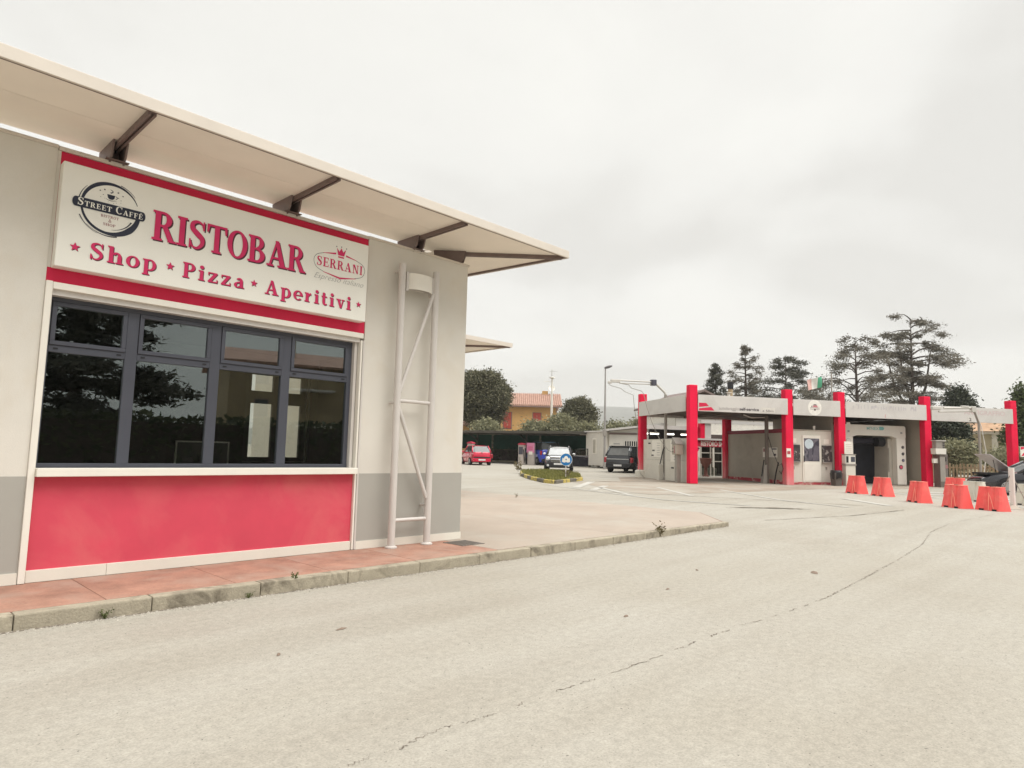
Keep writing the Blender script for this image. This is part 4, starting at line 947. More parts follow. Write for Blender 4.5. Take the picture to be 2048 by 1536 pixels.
for z_, c_, r_ in ((1.95, 'grey', 0.075), (1.62, 'grey', 0.075), (1.29, 'blue', 0.075), (0.95, 'pink', 0.11)):
    mm = {'grey': mat('button_grey', S(92, 90, 92), 0.4), 'blue': mat('button_blue', S(120, 120, 140), 0.4), 'pink': mat('button_pink', S(205, 80, 105), 0.4)}[c_]
    xx = 1.66 if c_ != 'pink' else 1.52
    bt = MB().tube([(xx, 0.0, z_), (xx, -0.02, z_)], r_, 16).build('lamp_ring', mat('button_rim', S(70, 66, 68), 0.5), ro)
    MB().tube([(xx, -0.02, z_), (xx, -0.03, z_)], r_ * 0.72, 16).build('lamp_lens', mm, bt)
for xx in (-1.5, 1.6):
    MB().box(xx - 0.06, xx + 0.06, -0.012, -0.0055, 2.62, 2.72).build('star_mark', m_greyprint, ro)
MB().tube([(-1.52, 0.0, 2.18), (-1.52, -0.012, 2.18)], 0.14, 20).build('limit_disc', m_greyprint, ro)
MB().tube([(-1.52, -0.012, 2.18), (-1.52, -0.016, 2.18)], 0.125, 20).build('limit_face', m_mach, ro)
vs, fs, w = text_mesh("M'NEX", 1.0, bold=0.01); s_ = 0.72 / w
teal = mat('teal_print', S(120, 178, 176), 0.5)
MB().add([(-0.45 + v[0] * s_, -0.0085, 2.78 + v[1] * s_ * 0.85) for v in vs], fs).build('lettering', teal, ro)
MB().prism([(0.30, 2.78), (0.52, 2.78), (0.58, 2.84), (0.58, 2.89), (0.52, 2.95), (0.30, 2.95)], 'y', -0.012, -0.0055).build('logo_tag', teal, ro)
MB().box(-1.83, 1.86, 0.1, 1.2, 0.0, 0.058).build('rail_foot', m_post, ro)

# payment terminal left of the gantry
R3 = Matrix.Rotation(CWA, 3, 'Z')
def cwpos(u, v, z=0.0): return tuple(Vector(CW) + R3 @ Vector((u, v, z)))
kt = thing('payment_terminal', 'white payment terminal with price board beside the wash gantry', 'terminal', cwpos(8.06, -0.42), CWA)
MB().box(-0.27, 0.27, 0, 0.35, 0, 0.98).build('cabinet', m_cwpanel, kt, bevel=0.01)
MB().box(-0.30, 0.30, -0.02, 0.35, 0.985, 1.06).build('shelf', m_post, kt)
MB().box(-0.28, 0.28, 0, 0.3, 1.065, 1.48).build('console', m_mach, kt, bevel=0.01)
MB().box(-0.24, -0.12, -0.012, -0.001, 1.12, 1.42).build('keypad', m_black, kt)
MB().box(0.02, 0.24, -0.012, -0.001, 1.16, 1.40).build('screen', m_frame, kt)
MB().box(-0.30, 0.30, -0.02, 0.3, 1.485, 1.53).build('shelf', m_post, kt)
MB().box(-0.34, 0.10, -0.03, 0.0, 1.535, 2.12).build('price_board', m_white, kt, bevel=0.005)
for k_ in range(5): MB().box(-0.28, 0.04, -0.034, -0.031, 1.62 + k_ * 0.09, 1.63 + k_ * 0.09).build('text_line', m_pinkprint, kt)
# dark terminal by the fourth front pillar
kd = thing('coin_terminal', 'dark grey coin terminal with white box beside the pillar at the open bay', 'terminal', cwpos(13.3, -0.55), CWA)
MB().box(-0.24, 0.24, 0, 0.4, 0, 1.62).build('cabinet', mat('terminal_grey', S(112, 104, 98), 0.5, 0.08, 2), kd, bevel=0.015)
MB().box(-0.24, 0.06, -0.012, -0.001, 0.3, 1.5).build('front_plate', m_post, kd)
MB().box(0.08, 0.13, -0.012, -0.001, 1.3, 1.5).build('coin_slot', m_black, kd)
MB().box(0.07, 0.2, -0.012, -0.001, 0.95, 1.12).build('label', m_pinkprint, kd)
MB().frustum((-0.5, 0.1, -0.05, 0.25), (-0.52, 0.12, -0.05, 0.25), 1.64, 1.92).build('white_box', m_mach, kd)
MB().box(-0.42, 0.08, 0.0, 0.25, 1.925, 2.28).build('card_reader', m_post, kd)
MB().box(-0.46, 0.12, -0.05, 0.28, 2.285, 2.33).build('hood', m_tube, kd)
for k_ in range(3): MB().box(-0.05, 0.06, -0.012, -0.001, 1.97 + k_ * 0.1, 2.02 + k_ * 0.1).build('slot', m_black, kd)
MB().box(-0.52, -0.26, 0.1, 0.2, 1.2, 1.42).build('notice', m_white, kd)

# litter bin
bn = thing('litter_bin', 'grey litter bin lined with a black bag below the technical room door', 'bin', cwpos(7.35, -0.30), CWA)
MB().frustum((-0.17, 0.17, -0.17, 0.17), (-0.22, 0.22, -0.2, 0.2), 0, 0.62).build('bucket', mat('bin_grey', S(92, 84, 78), 0.6), bn, bevel=0.02)
vs = []; fs = []; nn = 14
for i, (r, z) in enumerate(((0.235, 0.34), (0.255, 0.48), (0.26, 0.60), (0.25, 0.72), (0.21, 0.74), (0.17, 0.62))):
    for j in range(nn):
        t = 6.283 * j / nn; rr = r * (1 + 0.10 * math.sin(5 * t + i) * random.uniform(0.3, 1)); vs.append((rr * math.cos(t), rr * math.sin(t), z + 0.05 * math.sin(3 * t + 2 * i) * (1 if i == 0 else 0.25)))
for i in range(5):
    for j in range(nn): fs.append((i * nn + j, i * nn + (j + 1) % nn, (i + 1) * nn + (j + 1) % nn, (i + 1) * nn + j))
MB().add(vs, fs).build('bag', mat('black_bag', (0.022, 0.02, 0.022), 0.3), bn, smooth=True)

# lance booms: posts with swinging arms
bl = thing('lance_boom', 'tall grey post with a swinging hose arm reaching left above the car wash roof', 'boom', cwpos(0.06, 2.84), CWA)
MB().box(-0.06, 0.06, -0.06, 0.06, 0, 4.30).build('post', m_post, bl, bevel=0.01)
MB().tube([(0, 0, 4.28), (-0.08, 0, 4.42), (-0.56, 0, 4.84)], 0.06, 8).build('elbow', m_galv, bl)
MB().box(-0.80, -0.54, -0.13, 0.13, 4.72, 5.02).build('swivel', mat('swivel_blue_grey', S(74, 74, 84), 0.5), bl, bevel=0.02)
MB().tube([(-0.8, 0, 4.90), (-2.55, 0, 4.90)], 0.035, 8).tube([(-0.8, 0, 4.78), (-2.45, 0, 4.76)], 0.028, 8).build('arm', m_galv, bl)
MB().box(-2.95, -2.45, -0.05, 0.05, 4.78, 4.94).box(-3.1, -2.9, -0.04, 0.04, 4.72, 4.84).build('arm_head', m_galv, bl, bevel=0.015)
MB().tube([(-2.5, 0, 4.76), (-2.0, 0, 4.7), (-1.85, 0, 4.55), (-1.3, 0.02, 4.42), (-1.2, 0, 4.3), (-1.05, -0.1, 3.6), (-0.85, -0.2, 2.9), (-0.55, -0.4, 2.1), (-0.3, -0.9, 1.5), (-0.2, -1.4, 1.35), (-0.12, -1.9, 1.45)], 0.016, 6).build('hose', m_post, bl)
MB().tube([(-3.05, 0, 4.72), (-2.95, 0, 4.62), (-2.4, 0, 4.5), (-2.2, 0, 4.35), (-1.75, 0, 4.2), (-1.6, 0.2, 3.6), (-1.3, 0.5, 2.6), (-1.2, 0.7, 1.2), (-1.0, 0.8, 0.3), (-0.7, 0.9, 0.05)], 0.014, 6).build('hose', m_post, bl)
MB().box(-0.30, -0.08, 0.16, 0.42, 0, 0.80).build('lance_holder', m_cwpanel, bl, bevel=0.02)
MB().tube([(-0.18, 0.28, 0.75), (-0.12, 0.02, 1.55)], 0.025, 8).tube([(-0.12, 0.02, 1.55), (-0.16, -0.22, 1.62)], 0.02, 8).build('lance', m_black, bl)
bp_ = thing('lance_post', 'dark grey post with a lance holder standing in the first wash bay', 'boom', cwpos(4.55, 1.05), CWA)
MB().box(-0.07, 0.07, -0.07, 0.07, 0, 3.3).build('post', mat('dark_post', S(112, 102, 94), 0.6), bp_, bevel=0.01)
MB().frustum((-0.3, -0.08, -0.12, 0.12), (-0.2, -0.08, -0.1, 0.1), 0, 0.9).build('lance_holder', m_post, bp_)
MB().tube([(-0.3, 0, 0.35), (-0.16, 0, 1.15)], 0.025, 8).build('lance', m_black, bp_)
MB().tube([(0.02, -0.1, 2.3), (0.1, -0.3, 1.6), (0.16, -0.7, 0.9), (0.15, -0.95, 1.0), (0.15, -1.05, 0.75), (0.15, -0.9, 0.5), (0.15, -0.75, 0.65)], 0.014, 6).build('hose', m_black, bp_)
MB().tube([(0.1, -0.42, 0.02), (0.12, -0.55, 0.6), (0.12, -0.75, 1.05)], 0.03, 8).build('lance', m_black, bp_)
MB().tube([(-0.1, 0, 3.22), (-0.9, -0.1, 3.18), (-1.3, -0.1, 3.3)], 0.03, 8).build('ceiling_arm', m_galv, bp_)
br_ = thing('lance_boom', 'grey boom with bent post and horizontal arm in front of the open bay', 'boom', cwpos(14.43, -1.5), CWA)
MB().tube([(0, 0, 0), (0.02, 0, 3.2), (-0.22, 0, 3.78)], 0.06, 10).build('post', m_post, br_)
MB().tube([(-0.2, 0, 3.76), (-2.3, 0, 3.66)], 0.04, 8).tube([(-0.26, 0, 3.92), (-2.0, 0, 3.84)], 0.05, 8).build('arm', m_galv, br_)
MB().box(-2.72, -2.2, -0.07, 0.07, 3.74, 3.90).build('arm_head', m_galv, br_, bevel=0.02)
MB().box(-0.42, -0.16, -0.08, 0.08, 3.7, 3.99).build('swivel', m_galv, br_, bevel=0.02)
MB().box(-1.0, -0.55, -0.06, 0.06, 3.93, 4.0).build('hose_guide', m_galv, br_, bevel=0.02)
MB().tube([(-0.2, -0.05, 3.75), (0.08, -0.08, 3.0), (0.20, -0.08, 2.3), (0.26, -0.1, 1.8), (0.12, -0.1, 0.9), (0.1, -0.1, 0.1)], 0.02, 6).build('hose', mat('white_hose', S(214, 210, 204), 0.5), br_)
# vacuum box on a pedestal by the screen wall
vb = thing('vacuum_unit', 'grey box unit on a pedestal in front of the white screen wall', 'vacuum unit', cwpos(-0.35, 0.72), CWA)
MB().box(-0.1, 0.1, -0.12, 0.12, 0, 1.3).build('pedestal', m_post, vb, bevel=0.01)
MB().box(-0.2, 0.17, -0.22, 0.22, 1.3, 1.78).build('box', m_cwgrey, vb, bevel=0.02)
MB().prism([(-0.24, 1.785), (0.24, 1.785), (0.2, 1.83), (0.14, 2.10), (-0.2, 1.85)], 'x', -0.22, 0.18).build('hood', m_post, vb)
for z_ in (1.4, 1.55): MB().box(-0.212, -0.201, 0.05, 0.12, z_, z_ + 0.06).build('button', m_black, vb)
MB().box(-0.212, -0.201, -0.12, -0.03, 1.36, 1.7).build('label', m_pinkprint, vb)
wd = thing('white_drum', 'small white concrete block at the foot of the rear left pillar', 'block', cwpos(-0.05, 5.52), CWA)
MB().lathe([(0.34, 0), (0.35, 0.05), (0.34, 0.38), (0.29, 0.42)], 14).build('body', m_cwpanel, wd)
MB().lathe([(0.26, 0.42), (0.26, 0.45)], 14).build('lid', m_cwpanel, wd)

# snack shop behind the first bay
sp_ = thing('snack_shop', 'snack kiosk with red RISTORO SHOP sign behind the first wash bay', 'building', cwpos(6.0, 8.2, 0.05), CWA)
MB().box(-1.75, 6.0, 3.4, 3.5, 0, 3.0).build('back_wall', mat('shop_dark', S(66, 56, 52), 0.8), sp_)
MB().box(-1.75, 4.0, 0.0, 0.1, 1.76, 2.14).build('sign_band', mat('shop_red', (0.50, 0.025, 0.06), 0.6), sp_)
vs, fs, w = text_mesh('RISTORO SHOP', 1.0, bold=0.035); s_ = 1.85 / w
MB().add([(-1.08 + v[0] * s_, -0.004, 1.81 + v[1] * 0.40) for v in vs], fs).build('lettering', m_white, sp_)
MB().box(-1.9, 4.2, -0.12, 3.5, 2.15, 2.25).build('roof', m_cwfascia, sp_)
po = MB().box(-1.5, -1.12, 0.0, 0.08, 0.0, 1.755).build('banner', m_white, sp_)
MB().prism([(-1.42, 1.72), (-1.2, 1.72), (-1.2, 1.58), (-1.31, 1.42), (-1.42, 1.58)], 'y', -0.012, -0.001).build('emblem', m_pink, po)
MB().box(-1.46, -1.16, -0.016, -0.013, 1.62, 1.68).build('emblem_bar', m_black, po)
for xx in (-1.4, -1.3, -1.22): MB().box(xx - 0.012, xx + 0.012, -0.012, -0.001, 0.3, 1.15).build('text_line', m_greyprint, po)
gf = MB()
for xx in (-1.05, -0.42, -0.2, 0.35): gf.box(xx - 0.03, xx + 0.03, 0.02, 0.08, 0.0, 1.755)
for zz in (0.9, 1.4): gf.box(-1.02, 0.32, 0.03, 0.07, zz - 0.025, zz + 0.025)
gf.build('glazing_frame', m_cwpanel, sp_)
MB().box(-1.05, 0.35, 0.045, 0.05, 0.02, 1.75).build('pane', m_glass_clear, sp_)
MB().box(-0.34, -0.26, -0.1, 0.0, 0.55, 1.7).build('white_board', m_white, sp_)
MB().box(0.4, 4.0, 0.02, 0.08, 0.0, 1.755).build('wall', m_cwgrey, sp_)
MB().box(-1.0, 0.3, 0.6, 0.9, 0.0, 0.5).build('low_counter', m_cwpanel, sp_)
MB().box(-1.1, -0.82, -0.02, 0.3, 2.26, 3.15).build('red_pier', m_cwred, sp_)
MB().box(-0.8, -0.4, 0.0, 0.3, 2.26, 3.15).build('white_pier', m_cwfascia, sp_)
MB().box(-1.1, 6.0, -0.1, 0.0, 3.155, 3.34).build('upper_beam', m_cwfascia, sp_)
MB().box(-0.4, 6.0, 0.9, 1.0, 2.53, 3.15).build('upper_wall', mat('bright_cladding', S(214, 210, 200), 0.6), sp_)
# lit canopy left of the shop
lc = thing('lit_canopy', 'pale-edged canopy with lit tube lamps behind the screen wall', 'canopy', cwpos(1.6, 8.0, 0.05), CWA)
MB().box(-0.35, 2.9, -0.1, 0.0, 2.70, 2.92).build('fascia', m_cwfascia, lc)
MB().prism([(-0.35, 0.001), (3.0, 0.001), (5.6, 4.2), (1.9, 4.2)], 'z', 2.84, 2.92).build('roof', m_roofin, lc)
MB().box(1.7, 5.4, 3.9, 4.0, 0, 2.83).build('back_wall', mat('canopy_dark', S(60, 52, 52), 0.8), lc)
for xx in (-0.25, 1.0, 2.5): MB().box(xx - 0.05, xx + 0.05, 0.02, 0.12, 0, 2.69).build('post', m_post, lc)
m_tubelit = emit_mat('lit_tube', (1.0, 0.97, 0.9), 1.2)
for i, xx in enumerate((0.05, 0.75, 1.75, 2.75)):
    hl = MB().box(xx - 0.28, xx + 0.28, 1.0, 1.12, 2.50, 2.56).build('lamp_holder', m_white, lc)
    MB().tube([(xx - 0.27, 1.06, 2.46), (xx + 0.27, 1.06, 2.46)], 0.035, 8).build('tube_lamp', m_tubelit, hl)
    MB().tube([(xx, 1.06, 2.56), (xx, 1.06, 2.84)], 0.01, 5).build('hanger', m_post, hl)
ur = thing('urn_planter', 'brown goblet-shaped urn standing before the snack shop', 'urn', cwpos(4.8, 7.4, 0.05))
MB().lathe([(0.2, 0), (0.2, 0.05), (0.1, 0.14), (0.09, 0.5), (0.16, 0.62), (0.3, 0.8), (0.34, 1.05), (0.36, 1.08), (0.32, 1.09), (0.28, 0.95)], 18).build('bowl', mat('urn_brown', S(128, 84, 74), 0.7), ur, smooth=True)
MB().lathe([(0.26, 0.95), (0.26, 0.97)], 14).build('soil', m_joint, ur)
# ------------------------------------------------------------------ vehicles
random.seed(21)
m_tyre = mat('tyre', (0.018, 0.018, 0.019), 0.85)
m_rim = mat('alloy_rim', S(176, 174, 172), 0.35, 0.05, 6, metal=0.6, spec=0.6)
m_cglass = mat('car_glass', (0.045, 0.05, 0.05), 0.08, 0.1, 2, spec=0.7)
m_trim = mat('car_trim', (0.02, 0.02, 0.022), 0.55)
m_plate = mat('number_plate', S(206, 206, 204), 0.5)
m_lens = mat('headlamp', S(205, 208, 210), 0.15, 0.05, 8, spec=0.7)
m_tail = mat('tail_lamp', (0.30, 0.02, 0.03), 0.2, 0.1, 8, spec=0.6)
m_chrome = mat('chrome', S(200, 200, 200), 0.2, metal=0.9)
def paint(name, rgb): return mat(name, rgb, 0.22, 0.02, 1.0, spec=0.5, coat=0.8)
def smooth_obj(o, ang=35):
    for p in o.data.polygons: p.use_smooth = True
    try: o.data.set_sharp_from_angle(angle=math.radians(ang))
    except Exception: pass
    return o
def lerp_prof(prof, x):
    for (x0, v0), (x1, v1) in zip(prof[:-1], prof[1:]):
        if x0 <= x <= x1: return v0 + (v1 - v0) * (x - x0) / (x1 - x0 + 1e-9)
    return prof[0][1] if x < prof[0][0] else prof[-1][1]
def car(name, label, loc, rz, L, W, H, belt, body, roofm, prof_top, glass, wheel_r, wx, lower=None, zb=0.2, rails=False, rear='hatch', spokes=5, group='parked cars', hood_open=False, cladding=False):
    """x forward, y left. prof_top: (x, z) of bonnet / belt / boot line; glass: (rear base x, rear roof x, front roof x, screen base x)"""
    t = thing(name, label, 'car', loc, rz, group)
    hw = W / 2
    xs = sorted(set([-L / 2 + L * i / 22 for i in range(23)] + [p[0] for p in prof_top]))
    rows = []
    for x in xs:
        f = abs(x) / (L / 2); w = hw * (1 - 0.16 * max(0, f - 0.72) ** 1.2 / 0.28 ** 1.2)
        zt = lerp_prof(prof_top, x); e = 0.12 * max(0, f - 0.85) / 0.15
        ring = [(0, zb + e * 0.6), (w * 0.86, zb + e * 0.6), (w * 0.97, zb + 0.10), (w, zb + (zt - zb) * 0.50), (w * 0.985, zb + (zt - zb) * 0.80), (w * 0.92, zt - 0.02), (w * 0.62, zt + 0.015), (0, zt + 0.02)]
        rows.append([(x, y, z) for y, z in ring] + [(x, -y, z) for y, z in ring[-2:0:-1]])
    n = len(rows[0]); vs = [p for r in rows for p in r]; fs = []
    for i in range(len(rows) - 1):
        for j in range(n): fs.append((i * n + j, (i + 1) * n + j, (i + 1) * n + (j + 1) % n, i * n + (j + 1) % n))
    fs.append(tuple(range(n))); fs.append(tuple((len(rows) - 1) * n + j for j in range(n))[::-1])
    bd = smooth_obj(MB().add(vs, fs).build('body', body, t), 40)
    # cabin
    g0, g1, g2, g3 = glass; wb, wr = hw * 0.93, hw * 0.74; zr = H - 0.05
    zb0, zb3 = lerp_prof(prof_top, g0) - 0.02, lerp_prof(prof_top, g3) - 0.02
    cab_v = [(g0, -wb * 0.95, zb0), (g3, -wb * 0.95, zb3), (g3, wb * 0.95, zb3), (g0, wb * 0.95, zb0), (g1, -wr, zr), (g2, -wr, zr), (g2, wr, zr), (g1, wr, zr)]
    smooth_obj(MB().add(cab_v, [(0, 3, 2, 1), (4, 5, 6, 7), (0, 1, 5, 4), (1, 2, 6, 5), (2, 3, 7, 6), (3, 0, 4, 7)]).build('glasshouse', m_cglass, t, bevel=0.03))
    rf = MB()
    nx, ny = 8, 8; vv = []
    for i in range(nx + 1):
        x = (g1 - 0.06) + (g2 + 0.05 - g1 + 0.06) * i / nx; fx = abs(2 * i / nx - 1)
        for j in range(ny + 1):
            y = -wr - 0.02 + (2 * wr + 0.04) * j / ny; fy = abs(2 * j / ny - 1)
            vv.append((x, y, H - 0.05 * fx ** 3 - 0.05 * fy ** 3))
    m_ = ny + 1; ff = [(i * m_ + j, (i + 1) * m_ + j, (i + 1) * m_ + j + 1, i * m_ + j + 1) for i in range(nx) for j in range(ny)]
    lo = len(vv); vv += [(p[0], p[1], zr - 0.03) for p in vv]
    ff += [tuple(q + lo for q in f[::-1]) for f in ff]
    edge = [i * m_ for i in range(nx + 1)] + [nx * m_ + j for j in range(1, ny + 1)] + [i * m_ + ny for i in range(nx - 1, -1, -1)] + [j for j in range(ny - 1, 0, -1)]
    for a, b_ in zip(edge, edge[1:] + edge[:1]): ff.append((a, b_, b_ + lo, a + lo))
    smooth_obj(rf.add(vv, ff).build('roof', roofm, t))
    for s in (-1, 1):
        pl = [((g0 + 0.02, s * wb * 0.955, zb0 + 0.01), (g1, s * wr * 1.01, zr)), ((g3 - 0.02, s * wb * 0.955, zb3 + 0.01), (g2, s * wr * 1.01, zr))]
        for a, b_ in pl: MB().tube([a, b_], [0.055, 0.04], 8).build('pillar', body if roofm is body else m_trim, t, smooth=True)
        xm = (g1 * 0.45 + g2 * 0.55); MB().tube([(xm + 0.02, s * wb * 0.957, zb0), (xm, s * wr * 1.012, zr)], 0.035, 6).build('pillar', m_trim, t, smooth=True)
        MB().tube([(g0, s * wb * 0.962, zb0 + 0.012), (g3, s * wb * 0.962, zb3 + 0.012)], 0.022, 6).build('belt_strip', m_trim, t)
        mr_ = MB().ball((g3 - 0.28, s * (hw + 0.06), zb3 + 0.10), 0.10, 10, 7, sc=(0.6, 1, 0.75)).build('mirror', roofm, t, smooth=True)
        MB().tube([(g3 - 0.27, s * (hw * 0.9), zb3 + 0.05), (g3 - 0.27, s * (hw + 0.02), zb3 + 0.08)], 0.02, 6).build('mirror_arm', m_trim, mr_)
        dx0 = (g0 + g3) / 2
        for hx in (dx0 - 0.55, dx0 + 0.45): MB().box(hx - 0.09, hx + 0.09, s * hw - 0.012, s * hw + 0.012, zb0 * 0.78, zb0 * 0.78 + 0.03).build('handle', body, t)
        for dxx in (dx0 - 0.72, dx0 + 0.05, dx0 + 0.95): MB().box(dxx - 0.006, dxx + 0.006, s * hw * 0.993 - 0.006, s * hw * 0.993 + 0.006, 0.35, zb0 - 0.1).build('door_gap', m_trim, t)
        if cladding: MB().box(-L * 0.36, L * 0.36, s * hw - 0.02, s * hw + 0.015, zb - 0.02, zb + 0.12).build('sill_cladding', m_trim, t, bevel=0.01)
        if rails: MB().tube([(g1 + 0.1, s * (wr - 0.05), H - 0.03), (g1 + 0.25, s * (wr - 0.05), H + 0.05), (g2 - 0.3, s * (wr - 0.05), H + 0.05), (g2 - 0.12, s * (wr - 0.05), H - 0.03)], 0.02, 6).build('roof_rail', m_chrome, t)
        for x in wx:
            T = Matrix.Translation((x, s * (hw - 0.09), wheel_r)) @ Matrix.Rotation(-s * math.pi / 2, 4, 'X')
            MB().lathe([(wheel_r + 0.045, -0.02), (wheel_r + 0.05, 0.085)], 28, Matrix.Translation((x, s * (hw - 0.09), wheel_r + 0.01)) @ Matrix.Rotation(-s * math.pi / 2, 4, 'X')).build('wheel_arch', m_trim, t)
            wh = smooth_obj(MB().lathe([(wheel_r * 0.66, -0.10), (wheel_r * 0.94, -0.10), (wheel_r, -0.06), (wheel_r, 0.07), (wheel_r * 0.95, 0.105), (wheel_r * 0.68, 0.105), (wheel_r * 0.64, 0.07)], 28, T).build('wheel', m_tyre, t))
            b = MB().lathe([(wheel_r * 0.65, 0.072), (wheel_r * 0.65, 0.09), (wheel_r * 0.60, 0.10), (wheel_r * 0.56, 0.078)], 28, T)
            for k_ in range(spokes):
                b.box(0.03, wheel_r * 0.60, -0.035, 0.035, 0.082, 0.102, T @ Matrix.Rotation(6.2832 * k_ / spokes + 0.3, 4, 'Z'))
            b.lathe([(0.07, 0.08), (0.07, 0.106), (0.03, 0.112)], 12, T)
            b.build('rim', m_rim, wh)
    # ends
    xb, xf = -L / 2, L / 2
    MB().box(xb - 0.03, xb + 0.10, -hw * 0.86, hw * 0.86, zb + 0.06, zb + 0.30).build('rear_bumper', lower or body, t, bevel=0.035, seg=2)
    MB().box(xf - 0.10, xf + 0.03, -hw * 0.84, hw * 0.84, zb + 0.04, zb + 0.30).build('front_bumper', lower or body, t, bevel=0.035, seg=2)
    MB().box(xf + 0.028, xf + 0.036, -0.26, 0.26, zb + 0.19, zb + 0.30).build('number_plate', m_plate, t)
    zr_ = lerp_prof(prof_top, xb + 0.06)
    zp = zb + 0.36 if zr_ > 0.75 else zb + 0.2
    MB().box(xb - 0.038, xb - 0.031, -0.26, 0.26, zb + 0.14, zb + 0.25).build('number_plate', m_plate, t)
    for s in (-1, 1):
        MB().box(xb - 0.012, xb + 0.2, s * hw * 0.93 - 0.10, s * hw * 0.93 + 0.055, zr_ - 0.42, zr_ - 0.10).build('tail_lamp', m_tail, t, bevel=0.03)
    return t, bd

# small red hatchback at the vacuum bay, seen from behind
c_red = paint('red_car_paint', (0.52, 0.012, 0.045))
rc, _ = car('red_hatchback', 'small bright red hatchback parked with its tail towards us', on_ground(34.0, 36.6), math.radians(62), 3.45, 1.56, 1.44, 0.9, c_red, c_red,
            [(-1.725, 0.80), (-1.66, 0.93), (-1.2, 0.95), (0.7, 0.92), (1.0, 0.86), (1.5, 0.74), (1.68, 0.62), (1.725, 0.5)], (-1.62, -1.25, 0.30, 0.95), 0.275, (-1.12, 1.13), zb=0.19, spokes=7)
MB().add([(-1.668, -0.52, 0.93), (-1.668, 0.52, 0.93), (-1.345, 0.46, 1.36), (-1.345, -0.46, 1.36)], [(0, 1, 2, 3)]).build('rear_window', m_cglass, rc)
MB().box(-1.76, -1.735, -0.6, 0.6, 0.52, 0.60).build('bumper_strip', m_trim, rc)
MB().tube([(-1.72, 0, 0.90), (-1.74, 0, 0.94)], 0.05, 12).build('badge', m_chrome, rc)
# blue van
c_blue = paint('blue_car_paint', (0.045, 0.075, 0.46))
bv, _ = car('blue_van', 'dark blue tall van parked behind the black and white car', on_ground(40.45, 35.75), math.radians(62), 4.2, 1.75, 1.85, 1.05, c_blue, paint('blue_roof_paint', (0.12, 0.28, 0.42)),
            [(-2.1, 1.1), (-2.05, 1.2), (0.8, 1.18), (1.15, 0.98), (1.9, 0.82), (2.1, 0.6)], (-2.04, -1.88, 0.35, 1.2), 0.31, (-1.32, 1.35), rails=True, lower=m_trim)
MB().add([(-2.075, -0.62, 1.22), (-2.075, 0.62, 1.22), (-1.97, 0.56, 1.66), (-1.97, -0.56, 1.66)], [(0, 1, 2, 3)]).build('rear_window', m_cglass, bv)
# black and white small car facing us with its door open
c_blk = paint('black_car_paint', (0.012, 0.013, 0.018))
c_wht = paint('white_car_paint', (0.66, 0.66, 0.64))
MA = math.radians(218)
mc, mbd = car('two_tone_car', 'black small car with white roof and open driver door, facing us', on_ground(32.5, 27.2), MA, 3.9, 1.72, 1.5, 0.95, c_blk, c_wht,
            [(-1.95, 0.78), (-1.9, 0.95), (-1.4, 0.98), (0.75, 0.97), (1.0, 0.95), (1.6, 0.88), (1.85, 0.76), (1.95, 0.6)], (-1.85, -1.55, 0.32, 0.85), 0.32, (-1.22, 1.28), rails=True, lower=m_trim, cladding=True)
MB().box(1.30, 1.86, -0.52, 0.52, 0.8, 0.905).build('bonnet_stripe', c_wht, mc, bevel=0.04)
gr_ = MB().box(1.93, 1.985, -0.48, 0.48, 0.52, 0.70).build('grille', m_trim, mc, bevel=0.02)
for zz in (0.55, 0.61, 0.67): MB().box(1.984, 1.994, -0.46, 0.46, zz, zz + 0.022).build('grille_bar', m_chrome, gr_)
for s in (-1, 1):
    hl = MB().ball((1.80, s * 0.62, 0.74), 0.155, 14, 10, sc=(0.8, 1, 1)).build('headlamp_rim', m_chrome, mc, smooth=True)
    MB().ball((1.835, s * 0.622, 0.742), 0.135, 14, 10, sc=(0.85, 1, 1)).build('headlamp', m_lens, hl, smooth=True)
    MB().tube([(1.95, s * 0.62, 0.36), (2.0, s * 0.62, 0.36)], 0.07, 12).build('fog_lamp', m_lens, mc)
MB().add([(0.80, -0.66, 0.99), (0.80, 0.66, 0.99), (0.40, 0.57, 1.40), (0.40, -0.57, 1.40)], [(0, 1, 2, 3)]).build('windscreen', mat('pale_screen', (0.26, 0.27, 0.27), 0.1, 0.15, 2, spec=0.7), mc)
T = Matrix.Translation((0.62, 0.84, 0)) @ Matrix.Rotation(math.radians(-62), 4, 'Z')
door = MB().box(-1.1, 0, 0.0, 0.07, 0.30, 0.96, T).build('open_door', c_blk, mc, bevel=0.02)
wfr = MB().box(-1.08, -1.03, 0.02, 0.05, 0.96, 1.42, T).box(-1.03, -0.35, 0.02, 0.05, 1.38, 1.42, T)
wfr.tube([T @ Vector((-0.36, 0.035, 1.40)), T @ Vector((-0.03, 0.035, 0.96))], 0.02, 6)
wfr.build('window_frame', m_trim, door)
MB().box(-1.03, -0.18, 0.034, 0.038, 0.96, 1.38, T).build('pane', m_glass_clear, door)
MB().box(-1.0, -0.8, 0.071, 0.09, 0.84, 0.88, T).build('handle', m_chrome, door)
MB().box(-1.1, 0.0, 0.072, 0.078, 0.95, 0.985, T).build('belt_trim', m_chrome, door)
MB().box(-0.45, 0.6, 0.80, 0.868, 0.35, 0.90).build('door_opening', m_black, mc)
